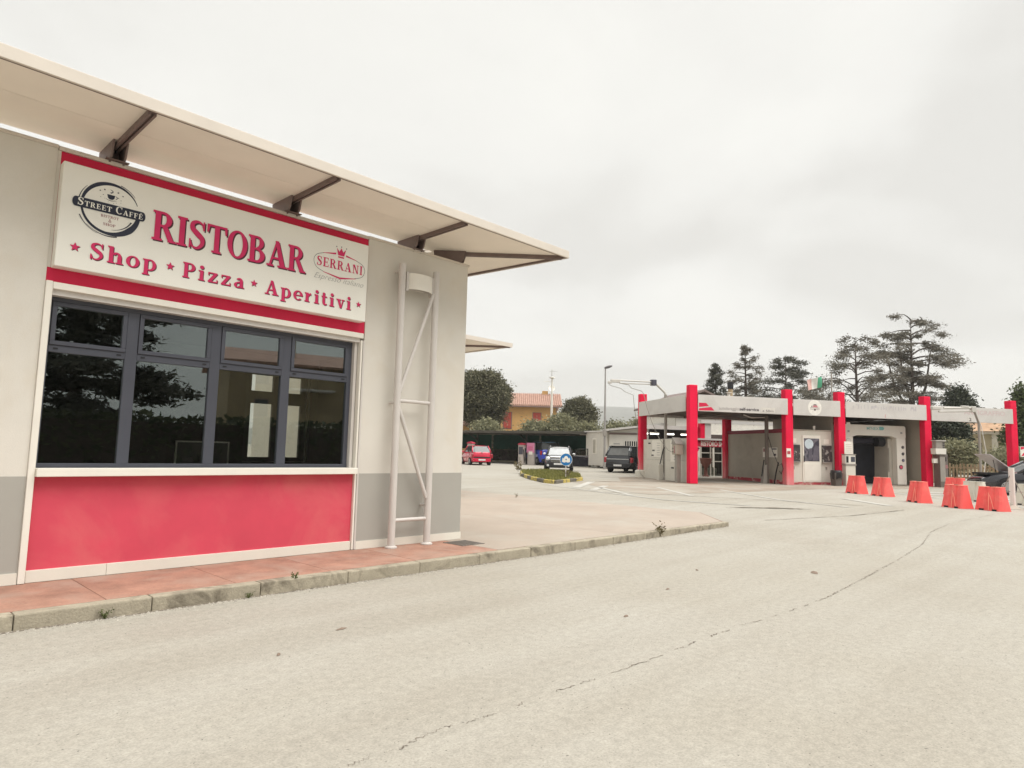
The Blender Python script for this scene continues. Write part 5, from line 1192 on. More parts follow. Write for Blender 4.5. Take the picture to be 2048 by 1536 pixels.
# black suv seen from behind
sv, _ = car('black_suv', 'black estate car seen from behind beside the rear left pillar', on_ground(36.1, 24.25), math.radians(14), 4.6, 1.82, 1.66, 1.0, c_blk, c_blk,
            [(-2.3, 0.86), (-2.24, 1.02), (-1.5, 1.04), (0.9, 1.02), (1.2, 0.98), (2.0, 0.84), (2.3, 0.6)], (-2.22, -1.86, 0.25, 1.05), 0.34, (-1.36, 1.40), zb=0.24, lower=m_trim)
MB().add([(-2.262, -0.66, 1.05), (-2.262, 0.66, 1.05), (-1.95, 0.56, 1.54), (-1.95, -0.56, 1.54)], [(0, 1, 2, 3)]).build('rear_window', mat('grey_rear_glass', (0.10, 0.10, 0.095), 0.12, 0.2, 2, spec=0.7), sv)
MB().box(-2.35, -2.31, -0.72, 0.72, 0.80, 0.835).build('chrome_strip', m_chrome, sv, bevel=0.005)
MB().box(-2.02, -1.78, -0.6, 0.6, 1.60, 1.635).build('spoiler', m_trim, sv, bevel=0.01)
# black car with raised bonnet at the right edge
oc_, _ = car('open_bonnet_car', 'black car with its bonnet propped open at the right edge', on_ground(35.35, 3.7), math.radians(121), 4.5, 1.8, 1.46, 0.95, c_blk, c_blk,
             [(-2.25, 0.8), (-2.18, 0.96), (-1.4, 0.98), (0.7, 0.95), (0.95, 0.92), (1.8, 0.82), (2.15, 0.68), (2.25, 0.5)], (-2.0, -1.1, 0.05, 0.95), 0.33, (-1.35, 1.38), zb=0.2, spokes=10)
MB().box(0.0, 1.15, -0.7, 0.7, -0.015, 0.02, Matrix.Translation((0.98, 0, 0.96)) @ Matrix.Rotation(math.radians(-38), 4, 'Y')).build('raised_bonnet', mat('bonnet_grey', S(170, 162, 162), 0.4, spec=0.5, coat=0.4), oc_, bevel=0.012)
MB().tube([(1.6, 0.55, 0.84), (1.7, 0.55, 1.44)], 0.012, 6).build('prop_rod', m_trim, oc_)
MB().box(1.02, 2.05, -0.6, 0.6, 0.83, 0.90).build('engine_bay', m_trim, oc_)
for s in (-1, 1): MB().ball((2.08, s * 0.62, 0.64), 0.09, 10, 8, sc=(1.0, 1.5, 0.6)).build('headlamp', m_lens, oc_, smooth=True)

# ------------------------------------------------------------------ plastic barriers
m_bar = mat('barrier_red', (0.88, 0.125, 0.115), 0.55, 0.08, 2.5, spec=0.3, stain=((0.80, 0.22, 0.18), 2.6, 0.52, 0.8))
m_barpale = mat('barrier_seam', (0.9, 0.30, 0.22), 0.5)
m_barwhite = mat('barrier_white', S(206, 204, 190), 0.5, 0.05, 2.5)
def barrier(name, label, loc, rz, m, ms, group):
    t = thing(name, label, 'barrier', loc, rz, group)
    h, l0, l1, d0, d1 = 0.69, 0.405, 0.345, 0.24, 0.11
    b = MB()
    nz = 6; prof = []
    for i in range(nz + 1):
        f = i / nz; L_ = l0 + (l1 - l0) * f; D = d0 + (d1 - d0) * (f ** 0.85)
        c = 0.05
        prof.append([(-L_, -D + c, f * h), (-L_ + c, -D, f * h), (-0.13, -D, f * h), (-0.10, -D + 0.03 * (1 - f * 0.3), f * h), (-0.05, -D + 0.03 * (1 - f * 0.3), f * h), (-0.02, -D, f * h), (0.10, -D, f * h), (0.13, -D + 0.03, f * h), (0.17, -D + 0.03, f * h), (0.20, -D, f * h), (L_ - c, -D, f * h), (L_, -D + c, f * h),
                     (L_, D - c, f * h), (L_ - c, D, f * h), (-L_ + c, D, f * h), (-L_, D - c, f * h)])
    n = 16; vs = [p for r in prof for p in r]; fs = []
    for i in range(nz):
        for j in range(n): fs.append((i * n + j, i * n + (j + 1) % n, (i + 1) * n + (j + 1) % n, (i + 1) * n + j))
    fs.append(tuple(range(n))[::-1]); fs.append(tuple(nz * n + j for j in range(n)))
    b.add(vs, fs).build('shell', m, t)
    MB().tube([(-0.05, -0.075, h * 0.995), (0.0, -0.14, h * 0.7), (0.035, -0.205, h * 0.35), (0.05, -0.252, 0.02)], 0.011, 6).build('seam', ms, t)
    MB().tube([(-0.02, -0.115, h * 0.8), (0.10, -0.185, h * 0.45), (0.2, -0.245, h * 0.08)], 0.009, 6).build('seam', ms, t)
    for xx in (-0.17, 0.22): MB().box(xx - 0.06, xx + 0.06, -0.256, -0.2, -0.001, 0.05).build('fork_slot', m_black, t)
    MB().box(-0.03, 0.03, -0.05, 0.05, h - 0.01, h + 0.012).build('filler_cap', m_black if ms is m_barpale else m, t)
    MB().box(-l1 + 0.01, -0.06, -d1 - 0.004, d1 + 0.004, h - 0.012, h + 0.004).build('top_lip', ms, t)
    MB().box(0.06, l1 - 0.01, -d1 - 0.004, d1 + 0.004, h - 0.012, h + 0.004).build('top_lip', ms, t)
    return t
BA = math.atan2(-0.76, -0.65)
RB = [(28.42, 8.52, 'leftmost red plastic barrier, before the left leg of the wash gantry'), (27.75, 7.42, 'second red plastic barrier from the left, before the gantry opening'), (25.5, 5.72, 'third red plastic barrier from the left, before the gantry right leg'),
      (31.6, 5.8, 'red plastic barrier half hidden behind another one'), (24.2, 4.42, 'red plastic barrier standing right in front of another red barrier'), (24.1, 3.52, 'wide red plastic barrier left of the white folding board'), (25.4, 2.45, 'red plastic barrier cut off by the right edge'), (27.3, 2.35, 'red plastic barrier at the right edge behind the nearer one')]
b0 = None
for i, (x, y, lab) in enumerate(RB):
    a = BA + [0.12, 0.05, -0.12, 0.25, 0.05, 0.22, 0.0, 0.1][i]
    if b0 is None: b0 = barrier('plastic_barrier', lab, on_ground(x, y), a, m_bar, m_barpale, 'red plastic barriers')
    else: dup(b0, on_ground(x, y), a, lab)
w0 = barrier('plastic_barrier', 'white plastic barrier between the two right red ones', on_ground(28.2, 4.62), BA + 0.2, m_barwhite, m_barwhite, 'white plastic barriers')
dup(w0, on_ground(27.9, 3.05), BA + 0.1, 'white plastic barrier behind the folding board')
# folding board seen edge-on
fb = thing('folding_board', 'white folding board on a metal stand seen edge-on between red barriers', 'board', on_ground(25.8, 3.25), math.radians(11))
MB().box(-0.5, 0.5, -0.02, 0.02, 0.12, 1.25, Matrix.Rotation(math.radians(3), 4, 'Z')).build('panel', mat('board_white', S(240, 238, 232), 0.5, 0.02), fb, bevel=0.004)
MB().frustum((-0.55, 0.55, -0.16, 0.16), (-0.5, 0.5, -0.05, 0.05), 0, 0.12).build('foot', m_barwhite, fb)
for s in (-1, 1): MB().tube([(0.2, s * 0.03, 1.0), (0.25, s * 0.42, 0.02)], 0.014, 6).build('stay', m_post, fb)
MB().tube([(0.24, -0.3, 0.5), (0.24, 0.3, 0.5)], 0.01, 6).build('cross_bar', m_post, fb)
# notice panel fixed by the right pillar
npn = thing('red_white_panel', 'small red and white printed panel beside the rightmost pillar', 'sign', cwpos(18.45, -0.5), CWA)
MB().tube([(0, 0, 0), (0, 0, 1.6)], 0.03, 8).build('post', m_post, npn)
MB().box(-0.4, 0.4, -0.03, 0.0, 1.62, 2.15).build('panel', m_white, npn)
MB().prism([(-0.38, 1.66), (0.36, 1.74), (0.2, 1.86), (-0.2, 1.84)], 'y', -0.036, -0.031).build('print', m_redband, npn)
MB().prism([(-0.38, 1.98), (0.1, 2.1), (0.3, 2.13), (-0.38, 2.13)], 'y', -0.036, -0.031).build('print', m_redband, npn)
# ------------------------------------------------------------------ forecourt island, signs, lamps, carport, prefab offices
random.seed(31)
isl = [(27.0, 25.3), (24.5, 22.9), (22.5, 20.4), (21.3, 18.6), (21.15, 17.95), (24.4, 19.1), (27.2, 21.5), (28.5, 23.8), (28.7, 25.4)]
gcol = sum((Vector(p) for p in isl), Vector((0, 0))) / len(isl)
ib = MB(); ib.add([(x, y, zg(x, y) + 0.09) for x, y in isl] + [(gcol.x, gcol.y, zg(*gcol) + 0.16)], [(i, (i + 1) % len(isl), len(isl)) for i in range(len(isl))])
island = struct(ib.build('traffic_island', mat('island_soil', (0.10, 0.09, 0.045), 0.95, 0.2, 3)))
m_ky = mat('yellow_kerb', (0.50, 0.39, 0.10), 0.8, 0.1, 4, stain=((0.2, 0.17, 0.09), 5, 0.5, 0.62)); m_kd = mat('black_kerb', (0.14, 0.125, 0.10), 0.85, 0.15, 4)
cnt = 0
for i in range(len(isl)):
    a, b_ = Vector(isl[i]), Vector(isl[(i + 1) % len(isl)]); L_ = (b_ - a).length; n = max(1, round(L_ / 0.95))
    for j in range(n):
        p, q = a.lerp(b_, j / n), a.lerp(b_, (j + 1) / n); d = (q - p).normalized()
        T = Matrix.Translation((p.x, p.y, zg(p.x, p.y))) @ Matrix.Rotation(math.atan2(d.y, d.x), 4, 'Z')
        MB().box(0.01, (q - p).length - 0.01, -0.09, 0.09, -0.05, 0.15, T).build('kerb_stone', m_ky if cnt % 2 else m_kd, island, bevel=0.02); cnt += 1
def inside(p, poly):
    c = False; n = len(poly)
    for i in range(n):
        x0, y0 = poly[i]; x1, y1 = poly[(i + 1) % n]
        if (y0 > p[1]) != (y1 > p[1]) and p[0] < (x1 - x0) * (p[1] - y0) / (y1 - y0) + x0: c = not c
    return c
m_grass = leaf_mat('grass', (0.13, 0.14, 0.035), (0.30, 0.28, 0.10), 0.35)
gb = MB(); k_ = 0
while k_ < 6000:
    x, y = random.uniform(21, 29), random.uniform(17.8, 26)
    if not inside((x, y), isl): continue
    h = random.uniform(0.08, 0.22); a = random.uniform(0, 6.28); w = 0.022; z = zg(x, y) + 0.10
    lx, ly = random.uniform(-0.08, 0.08), random.uniform(-0.08, 0.08)
    gb.add([(x - w * math.cos(a), y - w * math.sin(a), z), (x + w * math.cos(a), y + w * math.sin(a), z), (x + lx, y + ly, z + h)], [(0, 1, 2)]); k_ += 1
go = stuff(gb.build('grass', m_grass)); go['label'] = 'short grass growing on the kerbed traffic island'; go['category'] = 'grass'

def weed(label, loc, h, n, m, spread=0.5, group=None):
    b = MB(); r = random.Random(int(loc[0] * 100 + n))
    for i in range(n):
        a = r.uniform(0, 6.28); hh = h * r.uniform(0.5, 1.0); tip = Vector((math.cos(a) * spread * hh, math.sin(a) * spread * hh, hh))
        for j in range(5):
            f = 0.25 + 0.75 * j / 4; c = tip * f + Vector((0, 0, 0.1 * hh * f * (1 - f))); s = h * 0.16 * r.uniform(0.6, 1.3)
            u = Vector((r.uniform(-1, 1), r.uniform(-1, 1), r.uniform(-0.3, 0.8))).normalized(); v = u.cross(Vector((r.uniform(-1, 1), r.uniform(-1, 1), 0.3))).normalized()
            b.add([c, c + u * s + v * s * 0.35, c + u * s * 1.8, c + u * s - v * s * 0.35], [(0, 1, 2, 3)])
    t = thing('weed', label, 'weed', loc, 0, group)
    b.build('leaves', m, t)
    s_ = MB()
    for i in range(4):
        a = 1.57 * i; s_.tube([(0, 0, -0.01), (math.cos(a) * 0.3 * h, math.sin(a) * 0.3 * h, h * 0.7)], 0.003 + 0.004 * h, 4)
    s_.build('stems', m, t); return t
m_weed = leaf_mat('weed_leaf', (0.07, 0.09, 0.03), (0.15, 0.17, 0.065)); m_weedry = leaf_mat('dry_weed', (0.12, 0.10, 0.05), (0.22, 0.18, 0.10))
weed('small green weed sprouting at the kerb foot near the left edge', (1.78, 6.46, 0.0), 0.10, 9, m_weed, 0.7, 'weeds along the kerb')
weed('green weed growing over the kerb below the red panel', (3.52, 6.50, 0.10), 0.10, 8, m_weed, 0.6, 'weeds along the kerb')
weed('tiny weed at a kerb joint below the red panel', (3.02, 6.455, 0.0), 0.07, 7, m_weed, 0.8, 'weeds along the kerb')
weed('dry brown weed on the kerb near its far end', (10.6, 6.48, 0.04), 0.24, 16, m_weedry, 0.6, 'weeds along the kerb')
weed('dry weed tuft at the left tip of the traffic island', on_ground(26.6, 25.2, 0.1), 0.55, 16, m_weedry, 0.5, 'weeds on the island')
weed('leafy weed round the foot of the blue road sign', on_ground(23.5, 19.2, 0.1), 0.40, 18, m_weedry, 0.5, 'weeds on the island')
weed('low weed in the paving joint right of the cafe corner', (14.3, 13.6, PZ), 0.14, 6, m_weedry, 0.3, 'weeds on the apron')

# round blue road sign
rs = thing('road_sign', 'round blue road sign with white peaks emblem on the grass island', 'road sign', on_ground(23.35, 19.15, 0.02), math.atan2(-19.15, -23.35) + math.pi / 2 + math.radians(8))
MB().tube([(0, 0.03, 0), (0, 0.03, 1.12)], 0.028, 10).build('post', m_tube, rs)
MB().tube([(0, 0.0, 0.94), (0, -0.012, 0.94)], 0.285, 32).build('rim', m_white, rs)
dsc = MB().tube([(0, -0.012, 0.94), (0, -0.016, 0.94)], 0.268, 32).build('disc', mat('sign_blue', (0.012, 0.16, 0.42), 0.4), rs)
em = [(-0.20, 0.84), (-0.17, 1.03), (-0.12, 0.98), (-0.06, 1.08), (0.0, 1.10), (0.06, 1.08), (0.12, 0.98), (0.17, 1.03), (0.20, 0.84), (0.08, 0.80), (0.0, 0.84), (-0.08, 0.80)]
MB().prism([(x * 0.95, z - 0.0) for x, z in em], 'y', -0.0215, -0.0165).build('emblem', m_white, rs)
MB().prism([(0, 0.90), (0.035, 0.94), (0, 0.985), (-0.035, 0.94)], 'y', -0.025, -0.0225).build('emblem_dot', MATS['sign_blue'], rs)

# street lamps
def lamp(name, label, x, y, h, kind):
    t = thing(name, label, 'street lamp', on_ground(x, y), math.radians(-46), 'street lamps')
    if kind == 'cobra':
        MB().tube([(0, 0, 0), (0, 0, h * 0.5), (0, 0, h)], [0.085, 0.07, 0.045], 12).build('pole', mat('lamp_grey', S(150, 146, 142), 0.5), t)
        hd = MB().ball((0.0, 0, 0), 0.2, 14, 8, sc=(1.55, 0.75, 0.5), T=Matrix.Translation((0.2, 0, h + 0.06)) @ Matrix.Rotation(math.radians(-18), 4, 'Y')).build('head', mat('lamp_head', S(98, 94, 94), 0.5), t, smooth=True)
        MB().box(0.0, 0.36, -0.09, 0.09, -0.02, 0.0, Matrix.Translation((0, 0, h)) @ Matrix.Rotation(math.radians(-18), 4, 'Y')).build('lens', m_lens, hd)
        MB().box(-0.12, 0.12, -0.1, 0.1, 2.3, 2.75).build('service_door', m_post, t)
        MB().tube([(0.05, 0, h * 0.47), (0.18, 0, h * 0.47)], 0.04, 8).build('fitting', m_black, t)
    else:
        MB().tube([(0, 0, 0), (0, 0, h)], [0.22, 0.10], 12).build('pole', m_white, t)
        MB().lathe([(0.2, 0), (0.34, 0.05), (0.34, 0.14), (0.12, 0.2)], 16, Matrix.Translation((0, 0, h))).build('head', m_white, t)
        MB().tube([(0, 0, h - 0.4), (-1.0, 0, h - 0.35)], 0.03, 6).build('arm', m_white, t)
    return t
lamp('street_lamp', 'slim grey street lamp in front of the prefab offices', 38.0, 27.7, 7.15, 'cobra')
lamp('street_lamp', 'white street lamp with disc head before the orange house', 60.4, 51.9, 9.6, 'disc')

# carport with dark slatted roof and green shade netting
cpA, cpB = Vector((36.9, 42.6)), Vector((40.3, 31.0))
cdir = (cpB - cpA).normalized(); CA = math.atan2(cdir.y, cdir.x); CL = (cpB - cpA).length
cpt = thing('carport', 'low dark carport with green shade netting behind the parked cars', 'carport', on_ground(cpA.x, cpA.y), CA)
m_cpdark = mat('carport_steel', S(74, 70, 62), 0.7, 0.1, 2)
m_net = mat('green_netting', (0.014, 0.062, 0.042), 0.9, 0.2, 1.2, spec=0.1)
BK = 4.6      # depth towards +y (left of travel = away from us)
zc = lambda x: 0.0
MB().box(-8, CL, -0.6, BK, 2.52, 2.56).build('roof_sheet', m_cpdark, cpt)
MB().box(-8, CL, -0.66, -0.6, 2.42, 2.62).build('roof_edge', m_cpdark, cpt, bevel=0.01)
for i in range(24):
    y = -0.4 + i * 0.21; MB().box(-8, CL, y, y + 0.05, 2.44, 2.515).build('roof_slat', m_cpdark, cpt)
for xx in (-7.5, -3.0, 1.4, 6.1, CL - 0.1):
    pst = MB().box(xx - 0.06, xx + 0.06, 1.6, 1.72, 0, 2.43).build('post', m_cpdark, cpt)
    MB().tube([(xx, 1.6, 1.9), (xx, 0.2, 2.42)], 0.05, 6).build('brace', m_cpdark, pst)
for a, b_ in ((-7.9, -3.1), (-2.9, 1.3), (1.5, 6.0), (6.2, CL - 0.15)):
    MB().box(a, b_, BK - 0.3, BK - 0.28, 1.15, 2.40).build('net', m_net, cpt)
MB().box(-8, CL, BK - 0.6, BK - 0.4, 0.0, 0.16).build('back_kerb', m_kerb, cpt)
# shrubs under the net come with the hedges below

# vacuum stations
def vac(label, x, y, rz, m_face, tall=1.55):
    t = thing('vacuum_station', label, 'vacuum station', on_ground(x, y), rz, 'vacuum stations')
    MB().box(-0.24, 0.24, -0.2, 0.2, 0, tall).build('cabinet', mat('vac_cabinet', S(176, 168, 160), 0.6, 0.06, 2), t, bevel=0.02)
    MB().prism([(-0.28, tall + 0.002), (0.28, tall + 0.002), (0.22, tall + 0.10), (0, tall + 0.16), (-0.22, tall + 0.10)], 'y', -0.26, 0.26).build('cap', mat('vac_cap', (0.40, 0.03, 0.06), 0.6), t)
    MB().box(-0.18, 0.18, -0.212, -0.201, tall - 0.75, tall - 0.15).build('face', m_face, t)
    MB().tube([(0.33, -0.1, 1.3), (0.42, -0.2, 0.6), (0.36, -0.2, 0.15), (0.30, -0.2, 0.6), (0.25, -0.26, 1.2)], 0.035, 8).build('hose', m_black, t)
    MB().box(-0.16, -0.02, -0.214, -0.2, tall - 1.2, tall - 0.95).build('coin_plate', m_post, t)
    return t
CF = math.atan2(cdir.y, cdir.x)
vac('vacuum station with a red cap standing left of the red hatchback', 36.5, 39.9, CF, m_post)
vac('vacuum station with a red cap left of the pink poster', 38.3, 35.9, CF, m_frame)
pp = thing('poster_stand', 'vacuum station fronted by a pink poster behind the blue van', 'poster stand', on_ground(38.75, 35.3), CF)
MB().box(-0.28, 0.28, -0.16, 0.16, 0, 1.7).build('cabinet', MATS['vac_cabinet'], pp, bevel=0.02)
MB().box(-0.34, 0.34, -0.19, -0.162, 0.95, 1.72).build('poster', mat('poster_pink', (0.55, 0.20, 0.32), 0.5, 0.06, 3), pp)
for zz in (1.2, 1.35): MB().box(-0.2, 0.2, -0.197, -0.191, zz, zz + 0.08).build('print', mat('poster_print', (0.50, 0.08, 0.18), 0.5), pp)
MB().box(-0.14, 0.18, -0.2, -0.191, 0.8, 1.05).build('notice', m_white, pp)

# prefab offices
m_pref = mat('prefab_panel', S(205, 200, 190), 0.6, 0.04, 1.0)
pA, pB = Vector((40.15, 31.0)), Vector((39.2, 28.4))
d = (pB - pA).normalized(); PA_ = math.atan2(d.y, d.x); PL = (pB - pA).length
pf = thing('prefab_office', 'white prefab cabin with one narrow window behind the street lamp', 'cabin', on_ground(pA.x, pA.y), PA_)
MB().box(0, PL, 0.0, 5.0, 0.16, 2.62).build('wall', m_pref, pf, bevel=0.02)
MB().box(-0.12, PL + 0.05, -0.14, 5.1, 2.625, 2.72).build('roof', m_cwfascia, pf)
MB().prism([(-0.9, 2.45), (0, 2.58), (0, 2.62), (-0.9, 2.5)], 'y', 0.0, 1.6).build('awning', m_pref, pf)
for xx in (0.15, PL / 2, PL - 0.15): MB().box(xx - 0.1, xx + 0.1, 0.05, 0.3, 0, 0.16).build('skid', m_post, pf)
wn_ = MB().box(0.95, 1.45, -0.03, 0.0, 1.0, 2.15).build('window', m_white, pf, bevel=0.01)
MB().box(1.03, 1.37, -0.042, -0.031, 1.08, 2.07).build('pane', mat('blind', S(190, 184, 168), 0.5), wn_)
for k_ in range(5): MB().box(1.06 + k_ * 0.065, 1.075 + k_ * 0.065, -0.05, -0.043, 1.08, 2.07).build('blind_slat', m_post, wn_)
for k_ in range(9): MB().box(0.28 * k_ + 0.02, 0.28 * k_ + 0.03, -0.008, -0.0005, 0.2, 2.6).build('panel_rib', m_cwfascia, pf)
pf2 = thing('prefab_office', 'white prefab cabin with barred window and sloping roof behind the black estate', 'cabin', on_ground(39.25, 28.2), math.atan2(-0.85, 0.62))
MB().box(0, 3.6, 0, 4.5, 0.1, 2.62).build('wall', m_pref, pf2, bevel=0.02)
MB().prism([(-0.5, 2.66), (7.5, 3.65), (7.5, 3.8), (-0.5, 2.80)], 'y', -0.4, 4.6).build('roof', m_cwfascia, pf2)
MB().prism([(0.0, 2.625), (7.3, 2.625), (7.3, 3.6), (0.05, 2.70)], 'y', 0.02, 0.1).build('gable', m_pref, pf2)
MB().box(-0.02, 3.6, -0.03, -0.001, 2.46, 2.6).build('head_trim', m_rib, pf2)
bw_ = MB().box(1.05, 2.05, -0.04, -0.001, 1.35, 2.0).build('window', m_black, pf2)
for k_ in range(7): MB().box(1.06 + k_ * 0.158, 1.11 + k_ * 0.158, -0.06, -0.041, 1.34, 2.01).build('bar', m_white, bw_)
MB().box(0.3, 0.75, -0.012, -0.001, 1.75, 1.85).build('notice', m_greyprint, pf2)
MB().box(0.35, 0.72, -0.012, -0.001, 1.2, 1.42).build('notice', m_redband, pf2)
MB().box(3.4, 3.62, -0.06, 0.0, 0.1, 2.61).build('door_jamb', m_rib, pf2)

# flag on its pole
fg = thing('flag_pole', 'tricolour flag of green, white and red on a grey pole behind the roof', 'flag', on_ground(62.95, 20.75), 0)
MB().tube([(0, 0, 0), (0, 0, 8.8)], 0.06, 8).build('pole', m_post, fg)
fd = Vector((-1.25, 1.35, 0)).normalized()
def fcloth(a, b_, m):
    vs, fs = [], []; n = 8
    for i in range(n + 1):
        s = a + (b_ - a) * i / n
        for j in range(5):
            z = 8.6 - 0.24 * j - 0.25 * s; off = 0.12 * math.sin(s * 4 + j * 0.6)
            p = fd * s + Vector((fd.y, -fd.x, 0)) * off; vs.append((p.x, p.y, z))
    for i in range(n):
        for j in range(4): fs.append((i * 5 + j, i * 5 + j + 1, (i + 1) * 5 + j + 1, (i + 1) * 5 + j))
    return MB().add(vs, fs).build('cloth', m, fg, smooth=True)
fcloth(0.9, 1.25, mat('flag_green', (0.10, 0.42, 0.25), 0.7)); fcloth(1.25, 1.75, mat('flag_white', S(222, 220, 212), 0.7)); fcloth(1.75, 2.15, mat('flag_red', (0.60, 0.36, 0.32), 0.7))
MB().tube([(0, 0, 8.55), (fd.x * 0.9, fd.y * 0.9, 8.40)], 0.015, 5).build('halyard', m_post, fg)

# paling fence behind the open bay
fn = thing('paling_fence', 'weathered wooden paling fence behind the open bay', 'fence', on_ground(43.6, 10.6), math.atan2(-1, 0.02))
m_wood = mat('weathered_wood', (0.34, 0.26, 0.165), 0.85, 0.2, 3)
for k_ in range(42):
    x = k_ * 0.165; h = 1.12 + random.uniform(-0.05, 0.05)
    MB().prism([(x, 0.08), (x + 0.085, 0.08), (x + 0.085, h - 0.05), (x + 0.043, h), (x, h - 0.05)], 'y', 0, 0.022).build('paling', m_wood, fn)
for z in (0.3, 0.85): MB().box(-0.05, 6.95, 0.024, 0.07, z, z + 0.09).build('rail', m_wood, fn)
MB().box(-0.05, 6.95, -0.02, 0.12, 0, 0.07).build('base_board', m_kerb, fn)
# ------------------------------------------------------------------ trees, hedges, houses, hill
random.seed(41)
m_bark = mat('bark', (0.075, 0.058, 0.048), 0.95, 0.2, 4)
m_oak = leaf_mat('holm_oak_leaf', (0.05, 0.056, 0.032), (0.21, 0.195, 0.12), 0.25)
m_cedar = leaf_mat('cedar_needle', (0.055, 0.058, 0.044), (0.14, 0.135, 0.105), 0.2)
m_cedar2 = leaf_mat('cedar_needle_grey', (0.10, 0.093, 0.074), (0.21, 0.19, 0.15), 0.2)
m_cyp = leaf_mat('cypress_leaf', (0.026, 0.034, 0.024), (0.075, 0.085, 0.055), 0.15)
m_cyp2 = leaf_mat('cypress_leaf_warm', (0.045, 0.060, 0.024), (0.10, 0.125, 0.05), 0.2)
m_olive = leaf_mat('olive_leaf', (0.14, 0.145, 0.085), (0.34, 0.325, 0.20), 0.35)
m_hedge = leaf_mat('hedge_leaf', (0.030, 0.042, 0.020), (0.10, 0.105, 0.055), 0.2)
def leaf(b, c, s, r, flatn=None, asp=0.5):
    u = Vector((r.gauss(0, 1), r.gauss(0, 1), r.gauss(0, 0.6))).normalized()
    w = Vector((r.gauss(0, 1), r.gauss(0, 1), r.gauss(0, 1)))
    v = u.cross(w).normalized() * asp
    o = len(b.v)
    b.v += [tuple(c - u * s * 0.5), tuple(c + v * s * 0.5), tuple(c + u * s * 0.6), tuple(c - v * s * 0.5)]
    b.f.append((o, o + 1, o + 2, o + 3))
def trunk_limbs(t, h, r0, limbs, seed, bark=m_bark):
    r = random.Random(seed)
    MB().tube([(0, 0, -0.1), (r.uniform(-.1, .1), r.uniform(-.1, .1), h * 0.4), (r.uniform(-.15, .15), r.uniform(-.15, .15), h * 0.75), (0, 0, h)], [r0, r0 * 0.8, r0 * 0.5, r0 * 0.12], 9).build('trunk', bark, t, smooth=True)
    if limbs:
        b = MB()
        for p, q, rr in limbs:
            m = (Vector(p) + Vector(q)) / 2 + Vector((0, 0, 0.05 * (Vector(q) - Vector(p)).length)); b.tube([p, tuple(m), q], [rr, rr * 0.65, rr * 0.2], 6, cap=False)
        stuff(b.build('limbs', bark, t))
def round_tree(name, label, loc, h, rx, rz_, zc, m, nclump, leaf_s, seed, group=None, lobes=None, cat='tree', shape=0.0):
    r = random.Random(seed); t = thing(name, label, cat, loc, 0, group)
    cl = []; limbs = []
    for i in range(nclump):
        th = r.uniform(0, 6.283); ph = math.acos(r.uniform(-0.95, 1)); d = Vector((math.sin(ph) * math.cos(th), math.sin(ph) * math.sin(th), math.cos(ph)))
        k_ = 0.80 + 0.20 * noise.noise(d * 1.7 + Vector((seed, 0, 0))) + 0.10 * noise.noise(d * 4 + Vector((0, seed, 0)))
        rad = r.uniform(0.55, 1.0) ** 0.5 * k_
        wz = 1.0 - shape * d.z
        cl.append(Vector((d.x * rx * rad * wz, d.y * rx * rad * wz, zc + d.z * rz_ * rad)))
    b = MB()
    for c in cl:
        cs = leaf_s * r.uniform(1.6, 3.0)
        for j in range(14):
            p = c + Vector((r.gauss(0, 1), r.gauss(0, 1), r.gauss(0, 0.7))) * cs * 0.55
            leaf(b, p, leaf_s * r.uniform(0.6, 1.4), r)
        if r.random() < 0.06: limbs.append(((0, 0, max(0.3, zc - rz_ * 0.6)), tuple(c), 0.02 * rx))
    trunk_limbs(t, zc, max(0.04, rx * 0.09), limbs, seed)
    stuff(b.build('crown', m, t)); return t
